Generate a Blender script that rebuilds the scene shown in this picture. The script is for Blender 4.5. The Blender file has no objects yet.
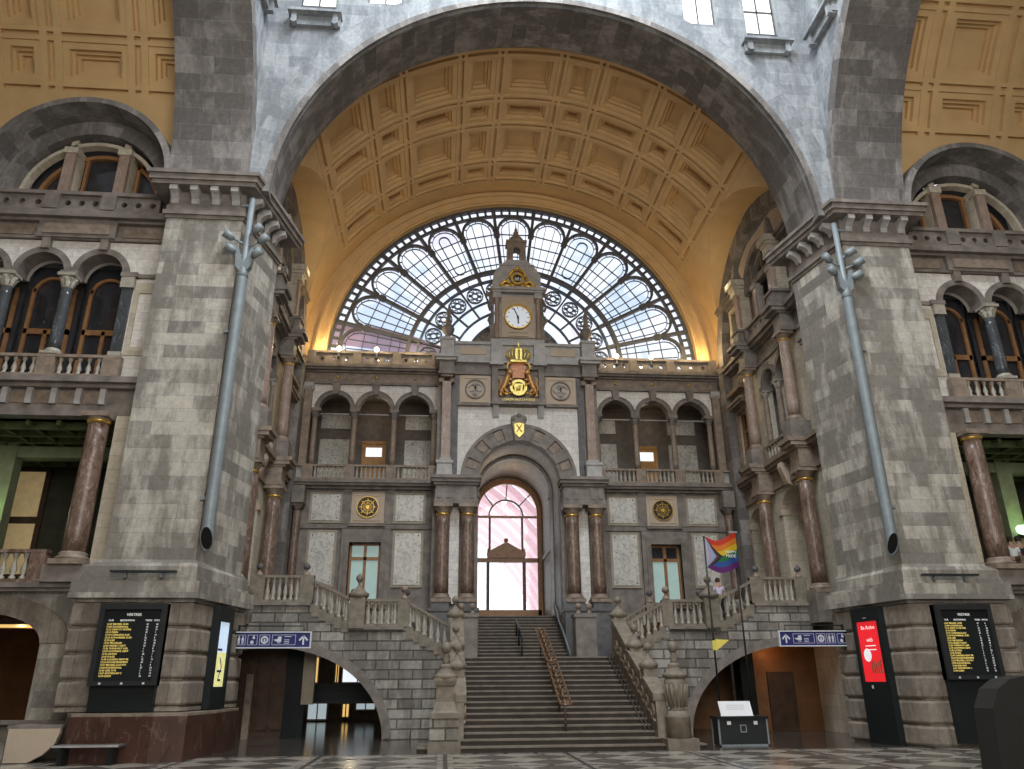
import bpy, bmesh, math, random
from mathutils import Vector, Matrix
from mathutils.geometry import tessellate_polygon
RND = random.Random(7)
scene = bpy.context.scene
COL = scene.collection
PI = math.pi
def X2(a, b): return (min(a, b), max(a, b))
SIN = lambda d: math.sin(math.radians(d))
COS = lambda d: math.cos(math.radians(d))

# ------------------------------------------------------------------ materials
def new_mat(name):
    m = bpy.data.materials.new(name); m.use_nodes = True
    nt = m.node_tree; nt.nodes.clear()
    out = nt.nodes.new('ShaderNodeOutputMaterial')
    bs = nt.nodes.new('ShaderNodeBsdfPrincipled')
    nt.links.new(bs.outputs[0], out.inputs[0])
    return m, nt, bs
def N(nt, t, **k):
    n = nt.nodes.new(t)
    for a, b in k.items():
        if a in n.inputs.keys() if hasattr(n.inputs, 'keys') else False: n.inputs[a].default_value = b
        else: setattr(n, a, b)
    return n
def ramp(nt, fac, stops):
    r = nt.nodes.new('ShaderNodeValToRGB'); nt.links.new(fac, r.inputs[0])
    e = r.color_ramp.elements
    while len(e) < len(stops): e.new(0.5)
    for i, (p, c) in enumerate(stops):
        e[i].position = p; e[i].color = (c[0], c[1], c[2], 1) if len(c) == 3 else c
    return r
def mixc(nt, a, b, fac, mode='MULTIPLY'):
    m = nt.nodes.new('ShaderNodeMix'); m.data_type = 'RGBA'; m.blend_type = mode
    for s, v in ((m.inputs[0], fac), (m.inputs[6], a), (m.inputs[7], b)):
        if hasattr(v, 'default_value') or hasattr(v, 'links'): nt.links.new(v, s)
        elif isinstance(v, (int, float)): s.default_value = v
        else: s.default_value = (v[0], v[1], v[2], 1)
    return m.outputs[2]
def noise(nt, vec, scale, detail=4, rough=.55, dist=0.0, stretch=None):
    n = nt.nodes.new('ShaderNodeTexNoise')
    n.inputs['Scale'].default_value = scale; n.inputs['Detail'].default_value = detail
    n.inputs['Roughness'].default_value = rough; n.inputs['Distortion'].default_value = dist
    if stretch:
        mp = nt.nodes.new('ShaderNodeMapping'); mp.inputs['Scale'].default_value = stretch
        nt.links.new(vec, mp.inputs[0]); vec = mp.outputs[0]
    nt.links.new(vec, n.inputs['Vector'])
    return n
def flat(name, col, rough=.6, metal=0.0, emit=None, es=1.0, var=.12, vs=3.0, spec=.3):
    m, nt, bs = new_mat(name)
    bs.inputs['Roughness'].default_value = rough; bs.inputs['Metallic'].default_value = metal
    bs.inputs['Specular IOR Level'].default_value = spec
    tc = nt.nodes.new('ShaderNodeTexCoord')
    n = noise(nt, tc.outputs['Object'], vs)
    lo = [c * (1 - var) for c in col]; hi = [min(1, c * (1 + var)) for c in col]
    r = ramp(nt, n.outputs[0], [(.3, lo), (.7, hi)])
    nt.links.new(r.outputs[0], bs.inputs['Base Color'])
    if emit:
        bs.inputs['Emission Color'].default_value = (*emit, 1); bs.inputs['Emission Strength'].default_value = es
    return m
def ashlar(name, c1, c2, bw, bh, mortar=.012, mcol=None, stain=.6, stain_col=(.28, .26, .25), rough=.75, bump=.3, patch=.5, streak=(1.3, 1.3, .35), squash=1.0):
    m, nt, bs = new_mat(name)
    bs.inputs['Roughness'].default_value = rough; bs.inputs['Specular IOR Level'].default_value = .25
    uv = nt.nodes.new('ShaderNodeUVMap'); tc = nt.nodes.new('ShaderNodeTexCoord')
    br = nt.nodes.new('ShaderNodeTexBrick')
    br.inputs['Scale'].default_value = 1; br.inputs['Brick Width'].default_value = bw; br.inputs['Row Height'].default_value = bh
    br.inputs['Mortar Size'].default_value = mortar; br.inputs['Mortar Smooth'].default_value = .3; br.inputs['Bias'].default_value = 0
    br.inputs['Color1'].default_value = (*c1, 1); br.inputs['Color2'].default_value = (*c2, 1)
    mc = mcol or [x * .55 for x in c1]
    br.inputs['Mortar'].default_value = (*mc, 1)
    br.offset = .42; br.squash = squash; br.squash_frequency = 3
    nt.links.new(uv.outputs[0], br.inputs['Vector'])
    br2 = nt.nodes.new('ShaderNodeTexBrick')
    br2.inputs['Scale'].default_value = 1; br2.inputs['Brick Width'].default_value = bw; br2.inputs['Row Height'].default_value = bh
    br2.inputs['Mortar Size'].default_value = 0.0; br2.offset = .42; br2.squash = squash; br2.squash_frequency = 3
    br2.inputs['Color1'].default_value = (0, 0, 0, 1); br2.inputs['Color2'].default_value = (1, 1, 1, 1); br2.inputs['Mortar'].default_value = (.5, .5, .5, 1)
    nt.links.new(uv.outputs[0], br2.inputs['Vector'])
    # stains that stay inside some blocks, and vertical runs
    n1 = noise(nt, tc.outputs['Object'], 1.1, 8, .68, .3, streak)
    n2 = noise(nt, tc.outputs['Object'], 6.0, 6, .7)
    ad = nt.nodes.new('ShaderNodeMath'); ad.operation = 'MULTIPLY_ADD'
    nt.links.new(br2.outputs[0], ad.inputs[0]); ad.inputs[1].default_value = .16 * patch; nt.links.new(n1.outputs[0], ad.inputs[2])
    r1 = ramp(nt, ad.outputs[0], [(.44, (1, 1, 1)), (.60, [1 - stain * (1 - c) for c in stain_col])])
    c = mixc(nt, br.outputs[0], r1.outputs[0], 1.0)
    r2 = ramp(nt, n2.outputs[0], [(.3, (.78, .78, .78)), (.7, (1.12, 1.12, 1.12))])
    c = mixc(nt, c, r2.outputs[0], 1.0)
    nt.links.new(c, bs.inputs['Base Color'])
    bp = nt.nodes.new('ShaderNodeBump'); bp.inputs['Strength'].default_value = bump; bp.inputs['Distance'].default_value = .04
    ad2 = nt.nodes.new('ShaderNodeMath'); ad2.operation = 'MULTIPLY_ADD'
    nt.links.new(br.outputs['Fac'], ad2.inputs[0]); ad2.inputs[1].default_value = -1.0; nt.links.new(n2.outputs[0], ad2.inputs[2])
    nt.links.new(ad2.outputs[0], bp.inputs['Height']); nt.links.new(bp.outputs[0], bs.inputs['Normal'])
    return m
def marble(name, base, vein, dark, scale=2.5, rough=.25, lo=.42, hi=.6, dist=2.2, stretch=(1, 1, .45), spec=.4):
    m, nt, bs = new_mat(name)
    bs.inputs['Roughness'].default_value = rough; bs.inputs['Specular IOR Level'].default_value = spec
    tc = nt.nodes.new('ShaderNodeTexCoord')
    n = noise(nt, tc.outputs['Object'], scale, 8, .65, dist, stretch)
    r = ramp(nt, n.outputs[0], [(lo - .1, dark), (lo, base), (hi - .03, base), (hi, vein), (min(1, hi + .04), base)])
    n2 = noise(nt, tc.outputs['Object'], scale * .6, 5, .6)
    r2 = ramp(nt, n2.outputs[0], [(.3, (.75, .75, .75)), (.7, (1.15, 1.15, 1.15))])
    nt.links.new(mixc(nt, r.outputs[0], r2.outputs[0], 1.0), bs.inputs['Base Color'])
    return m
def glassy(name, tint, gloss=.08, varied=None, emit=0.0):
    m = bpy.data.materials.new(name); m.use_nodes = True
    nt = m.node_tree; nt.nodes.clear()
    out = nt.nodes.new('ShaderNodeOutputMaterial'); mx = nt.nodes.new('ShaderNodeMixShader')
    tr = nt.nodes.new('ShaderNodeBsdfTransparent'); gl = nt.nodes.new('ShaderNodeBsdfGlossy')
    gl.inputs['Roughness'].default_value = .08
    mx.inputs[0].default_value = gloss
    tr.inputs[0].default_value = (*tint, 1)
    if varied:
        tc = nt.nodes.new('ShaderNodeTexCoord'); n = noise(nt, tc.outputs['Object'], .35, 3, .5)
        r = ramp(nt, n.outputs[0], varied); nt.links.new(r.outputs[0], tr.inputs[0])
    nt.links.new(tr.outputs[0], mx.inputs[1]); nt.links.new(gl.outputs[0], mx.inputs[2]); nt.links.new(mx.outputs[0], out.inputs[0])
    return m

M = {}
M['pier'] = ashlar('pier_stone', (.50, .46, .39), (.38, .355, .31), 1.15, .43, stain=.68, mcol=(.36, .35, .33), bump=.25, patch=.9)
M['pier_base'] = ashlar('rusticated_stone', (.34, .29, .235), (.25, .215, .175), 1.3, 5.0, stain=.55, bump=.3, streak=(1.2, 1.2, .5))
M['tower'] = ashlar('tower_stone', (.35, .36, .365), (.28, .29, .30), 1.1, .55, stain=.6, mcol=(.42, .43, .44), bump=.2, stain_col=(.4, .42, .44), patch=.4, mortar=.008)  # bluish cast of the dome daylight put into the stone colour
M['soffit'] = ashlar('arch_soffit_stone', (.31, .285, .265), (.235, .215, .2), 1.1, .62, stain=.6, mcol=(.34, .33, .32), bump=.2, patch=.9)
M['ochre'] = flat('ochre_paint', (.60, .40, .19), .7, var=.08, vs=1.2)
M['cream'] = flat('cream_plaster', (.50, .40, .30), .7, var=.1, vs=1.5)
M['grey'] = flat('grey_stone', (.205, .176, .152), .6, var=.32, vs=2.4)
M['lightgrey'] = flat('light_grey_stone', (.40, .38, .36), .6, var=.2, vs=3)
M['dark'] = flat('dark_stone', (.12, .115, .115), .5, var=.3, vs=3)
M['brownstone'] = flat('brown_stone', (.25, .193, .148), .5, var=.3, vs=4)
M['white'] = ashlar('white_stone', (.82, .775, .72), (.75, .705, .65), .9, .34, stain=.25, stain_col=(.5, .48, .45), mortar=.006, bump=.1)
M['sidewhite'] = ashlar('side_white_stone', (.62, .55, .44), (.55, .49, .38), .9, .45, stain=.3, stain_col=(.5, .46, .4), mortar=.006, bump=.1)
M['red'] = marble('red_marble', (.185, .12, .09), (.38, .31, .25), (.08, .045, .03), 3.4, .32, lo=.47, hi=.6)
M['pinkmarble'] = marble('pink_marble', (.34, .245, .195), (.5, .44, .38), (.2, .13, .1), 3.5, .3)
M['veined'] = marble('veined_marble', (.62, .59, .53), (.20, .20, .165), (.28, .27, .23), 1.7, .35, lo=.40, hi=.56, dist=3.4, stretch=(1, 1, .8))
M['border'] = flat('border_stone', (.34, .29, .22), .6, var=.15)
M['black'] = marble('black_marble', (.07, .075, .08), (.2, .21, .22), (.03, .03, .035), 3.0, .15)
M['balu'] = flat('baluster_stone', (.37, .335, .275), .5, var=.15, vs=5)
M['gold'] = flat('gilding', (.85, .52, .12), .32, .75, var=.25, vs=9)
M['goldlight'] = flat('pale_gilding', (.95, .72, .22), .3, .6, var=.15, vs=9)
M['dullgold'] = flat('reddish_gilding', (.60, .33, .12), .4, .5, var=.35, vs=10)
M['copper'] = flat('red_gilding', (.42, .19, .10), .4, .4, var=.35, vs=10)
M['wood'] = flat('varnished_wood', (.30, .15, .065), .35, var=.2, vs=5)
M['darkwood'] = flat('dark_wood', (.075, .045, .03), .4, var=.3, vs=3)
M['oak'] = flat('oak_wood', (.42, .22, .07), .4, var=.15, vs=4)
M['iron'] = flat('window_iron', (.10, .10, .105), .5, .3, var=.2)
M['bluiron'] = flat('blue_grey_iron', (.10, .13, .17), .5, .3, var=.2)
M['steel'] = flat('galvanised_steel', (.235, .265, .275), .55, .25, var=.12, vs=4)
M['newel'] = flat('weathered_newel_stone', (.20, .168, .128), .6, var=.3, vs=4)
M['blacksteel'] = flat('black_steel', (.018, .022, .022), .35, .2, var=.1)
M['casing'] = flat('anthracite_casing', (.03, .032, .033), .4, .2, var=.1)
M['brass'] = flat('worn_brass', (.20, .12, .07), .45, .5, var=.3, vs=8)
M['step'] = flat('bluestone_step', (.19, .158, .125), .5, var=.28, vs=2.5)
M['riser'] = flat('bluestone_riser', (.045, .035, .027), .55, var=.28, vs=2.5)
M['plinthred'] = marble('dark_red_marble', (.075, .035, .025), (.16, .11, .08), (.03, .015, .012), 2.5, .3)
M['bronze'] = flat('dark_bronze', (.05, .04, .03), .4, .3)
M['paper'] = flat('white_paper', (.75, .76, .76), .6, var=.03)
M['lamp'] = flat('lamp_glass', (.9, .9, .85), .3, emit=(1, .93, .8), es=2.5)
M['clock'] = flat('clock_dial', (.75, .79, .84), .4, emit=(.8, .88, 1), es=.28, var=.03)
M['inkblack'] = flat('black_paint', (.01, .01, .012), .4)
M['yellowtext'] = flat('amber_display', (.8, .6, .1), .5, emit=(1, .78, .25), es=.5, var=.02)
M['whitetext'] = flat('white_display', (.8, .8, .8), .5, emit=(1, 1, 1), es=.4, var=.02)
M['signblue'] = flat('navy_enamel', (.025, .03, .13), .35, var=.05)
M['signwhite'] = flat('white_enamel', (.62, .64, .68), .4, var=.03)
M['redscreen'] = flat('red_screen', (.6, .01, .015), .4, emit=(1, .03, .04), es=.5, var=.05)
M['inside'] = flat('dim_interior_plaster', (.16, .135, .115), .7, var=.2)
M['greyglass'] = flat('pale_window_pane', (.30, .40, .37), .15, emit=(.45, .62, .58), es=.30, var=.08)
M['darkglass'] = flat('dark_window_pane', (.035, .035, .04), .08, var=.2, spec=.6)
M['glow'] = flat('daylit_pane', (.8, .85, .9), .3, emit=(.85, .93, 1), es=.85)
M['towerpane'] = flat('daylit_tower_pane', (.8, .78, .7), .4, emit=(.95, .93, .8), es=.62, var=.05)
M['dimglow'] = flat('dim_daylit_pane', (.5, .6, .62), .3, emit=(.7, .85, .9), es=.4)
M['greenlamp'] = flat('green_lamp_glass', (.3, .6, .3), .3, emit=(.6, 1, .6), es=2.2)
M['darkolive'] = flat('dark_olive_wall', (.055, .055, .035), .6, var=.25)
M['greenlit'] = flat('olive_lit_stone', (.26, .28, .17), .6, var=.15)  # cream stone with the green lamplight mixed into its colour
M['creamglow'] = flat('lamplit_cream_panel', (.55, .42, .22), .5, emit=(1, .72, .35), es=.13, var=.15)
M['glowyellow'] = flat('lit_yellow_panel', (.7, .5, .2), .5, emit=(1, .65, .22), es=.7, var=.1)
M['fanglass'] = glassy('fan_glass', (.9, .92, .96), .06, [(.36, (.44, .50, .58)), (.45, (.60, .62, .66)), (.56, (.68, .68, .70)), (.66, (.58, .54, .60))])
M['glass'] = glassy('clear_glass', (.93, .95, .96), .06)
M['pinksteel'] = flat('pink_shed_steel', (.72, .45, .47), .6, var=.1)
M['greenceil'] = flat('green_ceiling', (.10, .12, .05), .5, var=.3, vs=2)
M['orangewall'] = flat('orange_brown_panelling', (.20, .095, .04), .5, var=.3, vs=1.2)
M['blob'] = flat('dark_grey_object', (.022, .02, .018), .8, var=.05)
M['skin'] = flat('skin', (.45, .27, .2), .5, var=.05)
M['lilac'] = flat('lilac_cloth', (.55, .5, .62), .8, var=.08)
M['blackcloth'] = flat('black_cloth', (.02, .02, .025), .8)
M['hair'] = flat('dark_hair', (.03, .02, .015), .6)
M['yellowcloth'] = flat('yellow_cloth', (.75, .62, .12), .8, var=.05)

def floor_mat():
    m, nt, bs = new_mat('marble_tile_floor')
    bs.inputs['Roughness'].default_value = .22; bs.inputs['Specular IOR Level'].default_value = .32
    tc = nt.nodes.new('ShaderNodeTexCoord')
    mp = nt.nodes.new('ShaderNodeMapping'); mp.inputs['Rotation'].default_value = (0, 0, math.radians(45)); mp.inputs['Scale'].default_value = (1.0, 1.0, 1)
    nt.links.new(tc.outputs['Object'], mp.inputs[0])
    ch = nt.nodes.new('ShaderNodeTexChecker'); ch.inputs['Scale'].default_value = 1.0
    ch.inputs[1].default_value = (.36, .325, .275, 1); ch.inputs[2].default_value = (.115, .1, .085, 1)
    nt.links.new(mp.outputs[0], ch.inputs[0])
    br = nt.nodes.new('ShaderNodeTexBrick'); br.offset = 0
    br.inputs['Scale'].default_value = 1; br.inputs['Brick Width'].default_value = 3.4; br.inputs['Row Height'].default_value = 3.4
    br.inputs['Mortar Size'].default_value = .2; br.inputs['Mortar Smooth'].default_value = 0
    br.inputs['Color1'].default_value = (0, 0, 0, 1); br.inputs['Color2'].default_value = (0, 0, 0, 1); br.inputs['Mortar'].default_value = (1, 1, 1, 1)
    nt.links.new(tc.outputs['Object'], br.inputs[0])
    br3 = nt.nodes.new('ShaderNodeTexBrick'); br3.offset = 0
    br3.inputs['Scale'].default_value = 1; br3.inputs['Brick Width'].default_value = .85; br3.inputs['Row Height'].default_value = .85
    br3.inputs['Mortar Size'].default_value = .06
    br3.inputs['Color1'].default_value = (.34, .31, .27, 1); br3.inputs['Color2'].default_value = (.28, .25, .22, 1); br3.inputs['Mortar'].default_value = (.05, .048, .045, 1)
    nt.links.new(tc.outputs['Object'], br3.inputs[0])
    c = mixc(nt, ch.outputs[0], br3.outputs[0], br.outputs[0], 'MIX')
    n = noise(nt, tc.outputs['Object'], 1.5, 5)
    r = ramp(nt, n.outputs[0], [(.3, (.75, .74, .72)), (.7, (1.1, 1.1, 1.1))])
    nt.links.new(mixc(nt, c, r.outputs[0], 1.0), bs.inputs['Base Color'])
    return m
M['floor'] = floor_mat()
M['floorborder'] = flat('dark_polished_border', (.06, .05, .042), .14, var=.3, vs=1.2, spec=.5)
M['stairwall'] = ashlar('stair_wall_stone', (.42, .39, .34), (.27, .25, .22), .85, .33, stain=.6, mortar=.028, mcol=(.15, .14, .12), bump=.9, patch=.8)

# ------------------------------------------------------------------ mesh builder
IDENT = lambda x, y, z: (x, y, z)
class MB:
    def __init__(s, T=None): s.v = []; s.f = []; s.uv = []; s.sm = []; s.T = T or IDENT
    def add(s, vs, fs, smooth=False, uv=None):
        o = len(s.v); s.v += [Vector(s.T(*p)) for p in vs]
        for i, f in enumerate(fs):
            s.f.append([k + o for k in f]); s.sm.append(smooth); s.uv.append(uv[i] if uv else None)
        return s
    def box(s, x0, x1, y0, y1, z0, z1):
        v = [(x, y, z) for x in (x0, x1) for y in (y0, y1) for z in (z0, z1)]
        return s.add(v, [(0, 1, 3, 2), (4, 6, 7, 5), (0, 4, 5, 1), (2, 3, 7, 6), (0, 2, 6, 4), (1, 5, 7, 3)])
    def hexa(s, v): return s.add(v, [(0, 1, 3, 2), (4, 6, 7, 5), (0, 4, 5, 1), (2, 3, 7, 6), (0, 2, 6, 4), (1, 5, 7, 3)])
    def plate(s, outer, holes, fn, w0, w1):
        """flat plate with holes: outer/holes are (a,b) loops, fn(a,b,w) -> local point"""
        loops = [outer] + list(holes)
        tris = tessellate_polygon([[Vector((a, b, 0)) for a, b in L] for L in loops])
        fl = [p for L in loops for p in L]; n = len(fl)
        vs = [fn(a, b, w0) for a, b in fl] + [fn(a, b, w1) for a, b in fl]
        fs = [tuple(t) for t in tris] + [tuple(i + n for i in reversed(t)) for t in tris]
        o = 0
        for L in loops:
            k = len(L)
            for i in range(k):
                j = (i + 1) % k; fs.append((o + i, o + j, n + o + j, n + o + i))
            o += k
        return s.add(vs, fs)
    def prism(s, poly, z0, z1):
        n = len(poly)
        return s.add([(x, y, z0) for x, y in poly] + [(x, y, z1) for x, y in poly],
                     [tuple(range(n)), tuple(range(2 * n - 1, n - 1, -1))] + [(i, (i + 1) % n, n + (i + 1) % n, n + i) for i in range(n)])
    def arc(s, fn, c0, c1, r0, r1, w0, w1, a0=0, a1=180, n=32, r0b=None, r1b=None, cb=None, smooth=False):
        """ring segment. fn(a,b,w). r0b/r1b radii at w1, cb centre height at w1"""
        r0b = r0 if r0b is None else r0b; r1b = r1 if r1b is None else r1b; cb = c1 if cb is None else cb
        vs = []; fs = []; uv = []
        for i in range(n + 1):
            t = math.radians(a0 + (a1 - a0) * i / n); c, q = math.cos(t), math.sin(t)
            vs += [fn(c0 + r0 * c, c1 + r0 * q, w0), fn(c0 + r1 * c, c1 + r1 * q, w0), fn(c0 + r1b * c, cb + r1b * q, w1), fn(c0 + r0b * c, cb + r0b * q, w1)]
        dl = math.radians(abs(a1 - a0)) / n * (r0 + r1) / 2
        for i in range(n):
            a, b = i * 4, i * 4 + 4; u0, u1 = i * dl, (i + 1) * dl
            fs += [(a, b, b + 1, a + 1), (a + 1, b + 1, b + 2, a + 2), (a + 2, b + 2, b + 3, a + 3), (a + 3, b + 3, b, a)]
            uv += [[(r0, u0), (r0, u1), (r1, u1), (r1, u0)], [(w0, u0), (w0, u1), (w1, u1), (w1, u0)],
                   [(r1, u0), (r1, u1), (r0, u1), (r0, u0)], [(w1, u0), (w1, u1), (w0, u1), (w0, u0)]]
        if abs(a1 - a0) < 359.9:
            e = n * 4; fs += [(0, 1, 2, 3), (e + 3, e + 2, e + 1, e)]; uv += [None, None]
        return s.add(vs, fs, smooth, uv)
    def lathe(s, cx, cy, prof, n=16, sq=False):
        vs = []; fs = []
        for r, z in prof:
            for k in range(n):
                t = 2 * PI * (k + .5) / n
                if sq: q = r / max(abs(math.cos(t)), abs(math.sin(t))); vs.append((cx + q * math.cos(t), cy + q * math.sin(t), z))
                else: vs.append((cx + r * math.cos(t), cy + r * math.sin(t), z))
        for i in range(len(prof) - 1):
            for k in range(n):
                k2 = (k + 1) % n; fs.append((i * n + k, i * n + k2, i * n + n + k2, i * n + n + k))
        fs.append(tuple(reversed(range(n)))); fs.append(tuple(range((len(prof) - 1) * n, len(prof) * n)))
        return s.add(vs, fs, not sq and n > 6)
    def tube(s, pts, r, n=8, close=False):
        pts = [Vector(p) for p in pts]; m = len(pts); vs = []; fs = []
        rs = r if isinstance(r, (list, tuple)) else [r] * m
        for i, p in enumerate(pts):
            if close: d = pts[(i + 1) % m] - pts[i - 1]
            else: d = pts[min(i + 1, m - 1)] - pts[max(i - 1, 0)]
            d.normalize(); a = d.orthogonal().normalized() if i == 0 else (a - d * a.dot(d)).normalized(); b = d.cross(a)
            for k in range(n):
                t = 2 * PI * k / n; vs.append(tuple(p + (a * math.cos(t) + b * math.sin(t)) * rs[i]))
        for i in range(m if close else m - 1):
            j = (i + 1) % m
            for k in range(n): fs.append((i * n + k, i * n + (k + 1) % n, j * n + (k + 1) % n, j * n + k))
        if not close: fs += [tuple(reversed(range(n))), tuple(range((m - 1) * n, m * n))]
        return s.add(vs, fs, True)
    def ball(s, x, y, z, r, sz=1.0, n=10):
        return s.lathe(x, y, [(max(.002, r * math.sin(PI * i / n)), z - r * sz * math.cos(PI * i / n)) for i in range(n + 1)], 12)

def props(o, label=None, cat=None, group=None, kind=None):
    if label: o['label'] = ', '.join(p.strip() for p in label.split(',') if p.strip())
    if cat: o['category'] = cat
    if group: o['group'] = group
    if kind: o['kind'] = kind
    return o
def thing(name, label, cat, loc, group=None):
    o = bpy.data.objects.new(name, None); o.empty_display_size = .2
    COL.objects.link(o); o.location = loc
    return props(o, label, cat, group)
def wloc(o):
    l = Vector(o.location)
    while o.parent: o = o.parent; l += Vector(o.location)
    return l
def build(name, mb, mat, parent=None, loc=None, **kw):
    """links the builder as ONE mesh object; verts are world coordinates"""
    L = wloc(parent) if parent else Vector(loc or (0, 0, 0))
    me = bpy.data.meshes.new(name)
    me.from_pydata([tuple(v - L) for v in mb.v], [], mb.f)
    bm = bmesh.new(); bm.from_mesh(me); bmesh.ops.recalc_face_normals(bm, faces=bm.faces)
    uvl = bm.loops.layers.uv.new('UVMap')
    bm.faces.ensure_lookup_table()
    for i, f in enumerate(bm.faces):
        f.smooth = mb.sm[i]
        n = f.normal; u = mb.uv[i]
        if u:
            key = {mb.f[i][k]: u[k] for k in range(len(u))}
            for l in f.loops: l[uvl].uv = key[l.vert.index]
        else:
            ax, ay, az = abs(n.x), abs(n.y), abs(n.z)
            for l in f.loops:
                p = l.vert.co + L
                l[uvl].uv = (p.x, p.y) if az > .75 and az > ax else ((p.y, p.z) if ax > ay else (p.x, p.z))
    bm.to_mesh(me); bm.free()
    me.materials.append(mat if not isinstance(mat, str) else M[mat])
    o = bpy.data.objects.new(name, me); COL.objects.link(o)
    if parent: o.parent = parent
    else: o.location = L
    return props(o, **kw)
def struct(name, mb, mat, parent=None, label=None, cat=None, **kw):
    return build(name, mb, mat, parent, kind=None if parent else 'structure', **kw)
def place(proto_mesh, name, parent, rel, label=None):
    """another part sharing mesh data"""
    o = bpy.data.objects.new(name, proto_mesh); COL.objects.link(o); o.parent = parent; o.location = rel
    return o
def text(name, body, size, loc, rot, mat, parent=None, ext=.004, align='LEFT', sx=1.0):
    cu = bpy.data.curves.new(name, 'FONT'); cu.body = body; cu.size = size; cu.extrude = ext; cu.align_x = align
    cu.materials.append(M[mat]); f = bpy.data.objects.new(name, cu); cu.resolution_u = 2
    me = bpy.data.meshes.new_from_object(f); me.name = name; bpy.data.objects.remove(f)
    o = bpy.data.objects.new(name, me); COL.objects.link(o)
    if parent: o.parent = parent; loc = Vector(loc) - wloc(parent)
    o.location = loc; o.rotation_euler = rot; o.scale = (sx, 1, 1)
    return o

FX = lambda a, b, w: (a, w, b)          # plane of X and Z, thickness along Y
FY = lambda a, b, w: (w, a, b)          # plane of Y and Z, thickness along X
def main_T(s): return lambda u, d, z: (s * u, 38.0 - d, z)
def side_T(s): return lambda u, d, z: (s * (11.5 - d), u, z)
def lat_T(s): return lambda u, d, z: (s * u, 24.3 - d, z)
UZ = lambda a, b, w: (a, w, b)          # inside facade frames: (u, d, z) with w = d
def semi(c, z, r, n=16, a0=180, a1=0): return [(c + r * COS(a0 + (a1 - a0) * i / n), z + r * SIN(a0 + (a1 - a0) * i / n)) for i in range(n + 1)]
def rect(x0, x1, z0, z1): return [(x0, z0), (x1, z0), (x1, z1), (x0, z1)]
SIDE = {-1: ', flagless side', 1: ', flag side'}
NM = {-1: 'left', 1: 'right'}
# ------------------------------------------------------------------ shared shapes
def baluster_mesh(h, r, mat='balu'):
    mb = MB(); p = [(r * .95, 0), (r * .95, h * .1), (r * .5, h * .16), (r, h * .34), (r * .9, h * .42), (r * .42, h * .68), (r * .42, h * .76), (r * .7, h * .82), (r * .8, h * .9), (r * .9, h * .91), (r * .9, h)]
    mb.lathe(0, 0, p, 8)
    o = build('baluster', mb, mat); me = o.data; bpy.data.objects.remove(o); return me
BAL = baluster_mesh(.56, .085); BALS = baluster_mesh(.62, .1)
def column(name, label, x, y, z0, z1, r, mat, cap='balu', group=None, ring='gold', capstyle='doric', cat='column'):
    t = thing(name, label, cat, (x, y, z0), group)
    b = MB(); b.box(x - r * 1.4, x + r * 1.4, y - r * 1.4, y + r * 1.4, z0, z0 + r * .45)
    b.lathe(x, y, [(r * 1.35, z0 + r * .45), (r * 1.38, z0 + r * .7), (r * 1.1, z0 + r * .8), (r * 1.2, z0 + r * 1.0), (r * 1.02, z0 + r * 1.15)], 20)
    build('base', b, cap, t)
    hc = r * 1.6 if capstyle != 'corinthian' else r * 2.6
    if capstyle == 'plain': hc = r * .9
    sh = MB(); zs, ze = z0 + r * 1.1, z1 - hc
    sh.lathe(x, y, [(r * (1 - .12 * (k / 8) ** 1.6), zs + (ze - zs) * k / 8) for k in range(9)], 24); build('shaft', sh, mat, t)
    c = MB(); rt = r * .9
    if ring: g = MB(); g.lathe(x, y, [(rt * 1.0, ze - .01), (rt * 1.14, ze + .03), (rt * 1.14, ze + r * .22), (rt, ze + r * .26)], 20); build('collar', g, ring, t)
    if capstyle == 'corinthian':
        c.lathe(x, y, [(rt, ze), (rt * 1.05, ze + hc * .1), (rt * 1.35, ze + hc * .4), (rt * 1.15, ze + hc * .45), (rt * 1.5, ze + hc * .75)], 12)
        for k in range(8):
            a = PI / 4 * k; c.tube([(x + math.cos(a) * rt * 1.0, y + math.sin(a) * rt, ze + hc * .15), (x + math.cos(a) * rt * 1.3, y + math.sin(a) * rt * 1.3, ze + hc * .55), (x + math.cos(a) * rt * 1.62, y + math.sin(a) * rt * 1.62, ze + hc * .66)], r * .16, 6)
        c.box(x - r * 1.4, x + r * 1.4, y - r * 1.4, y + r * 1.4, z1 - hc * .22, z1)
    elif capstyle == 'ionic':
        c.lathe(x, y, [(rt, ze + r * .2), (rt * 1.3, ze + r * .7), (rt * 1.3, ze + r)], 16)
        for sx in (-1, 1):
            c.add(*cyl_y(x + sx * r * 1.05, y - r * 1.2, y + r * 1.2, ze + r * .72, r * .42))
        c.box(x - r * 1.35, x + r * 1.35, y - r * 1.3, y + r * 1.3, z1 - r * .5, z1)
    elif capstyle == 'plain':
        c.lathe(x, y, [(rt, ze), (rt * 1.12, ze + r * .3), (rt * 1.2, ze + r * .45)], 20); c.box(x - r * 1.2, x + r * 1.2, y - r * 1.2, y + r * 1.2, z1 - r * .45, z1)
    else:
        c.lathe(x, y, [(rt, ze + r * .2), (rt, ze + r * .55), (r * 1.25, ze + r * .95), (r * 1.3, ze + r * 1.1)], 20)
        c.box(x - r * 1.35, x + r * 1.35, y - r * 1.35, y + r * 1.35, z1 - r * .5, z1)
    build('capital', c, cap, t)
    return t
def cyl_y(x, y0, y1, z, r, n=14):
    vs = [(x + r * math.cos(2 * PI * k / n), y, z + r * math.sin(2 * PI * k / n)) for y in (y0, y1) for k in range(n)]
    return vs, [tuple(range(n)), tuple(reversed(range(n, 2 * n)))] + [(k, (k + 1) % n, n + (k + 1) % n, n + k) for k in range(n)]
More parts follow.
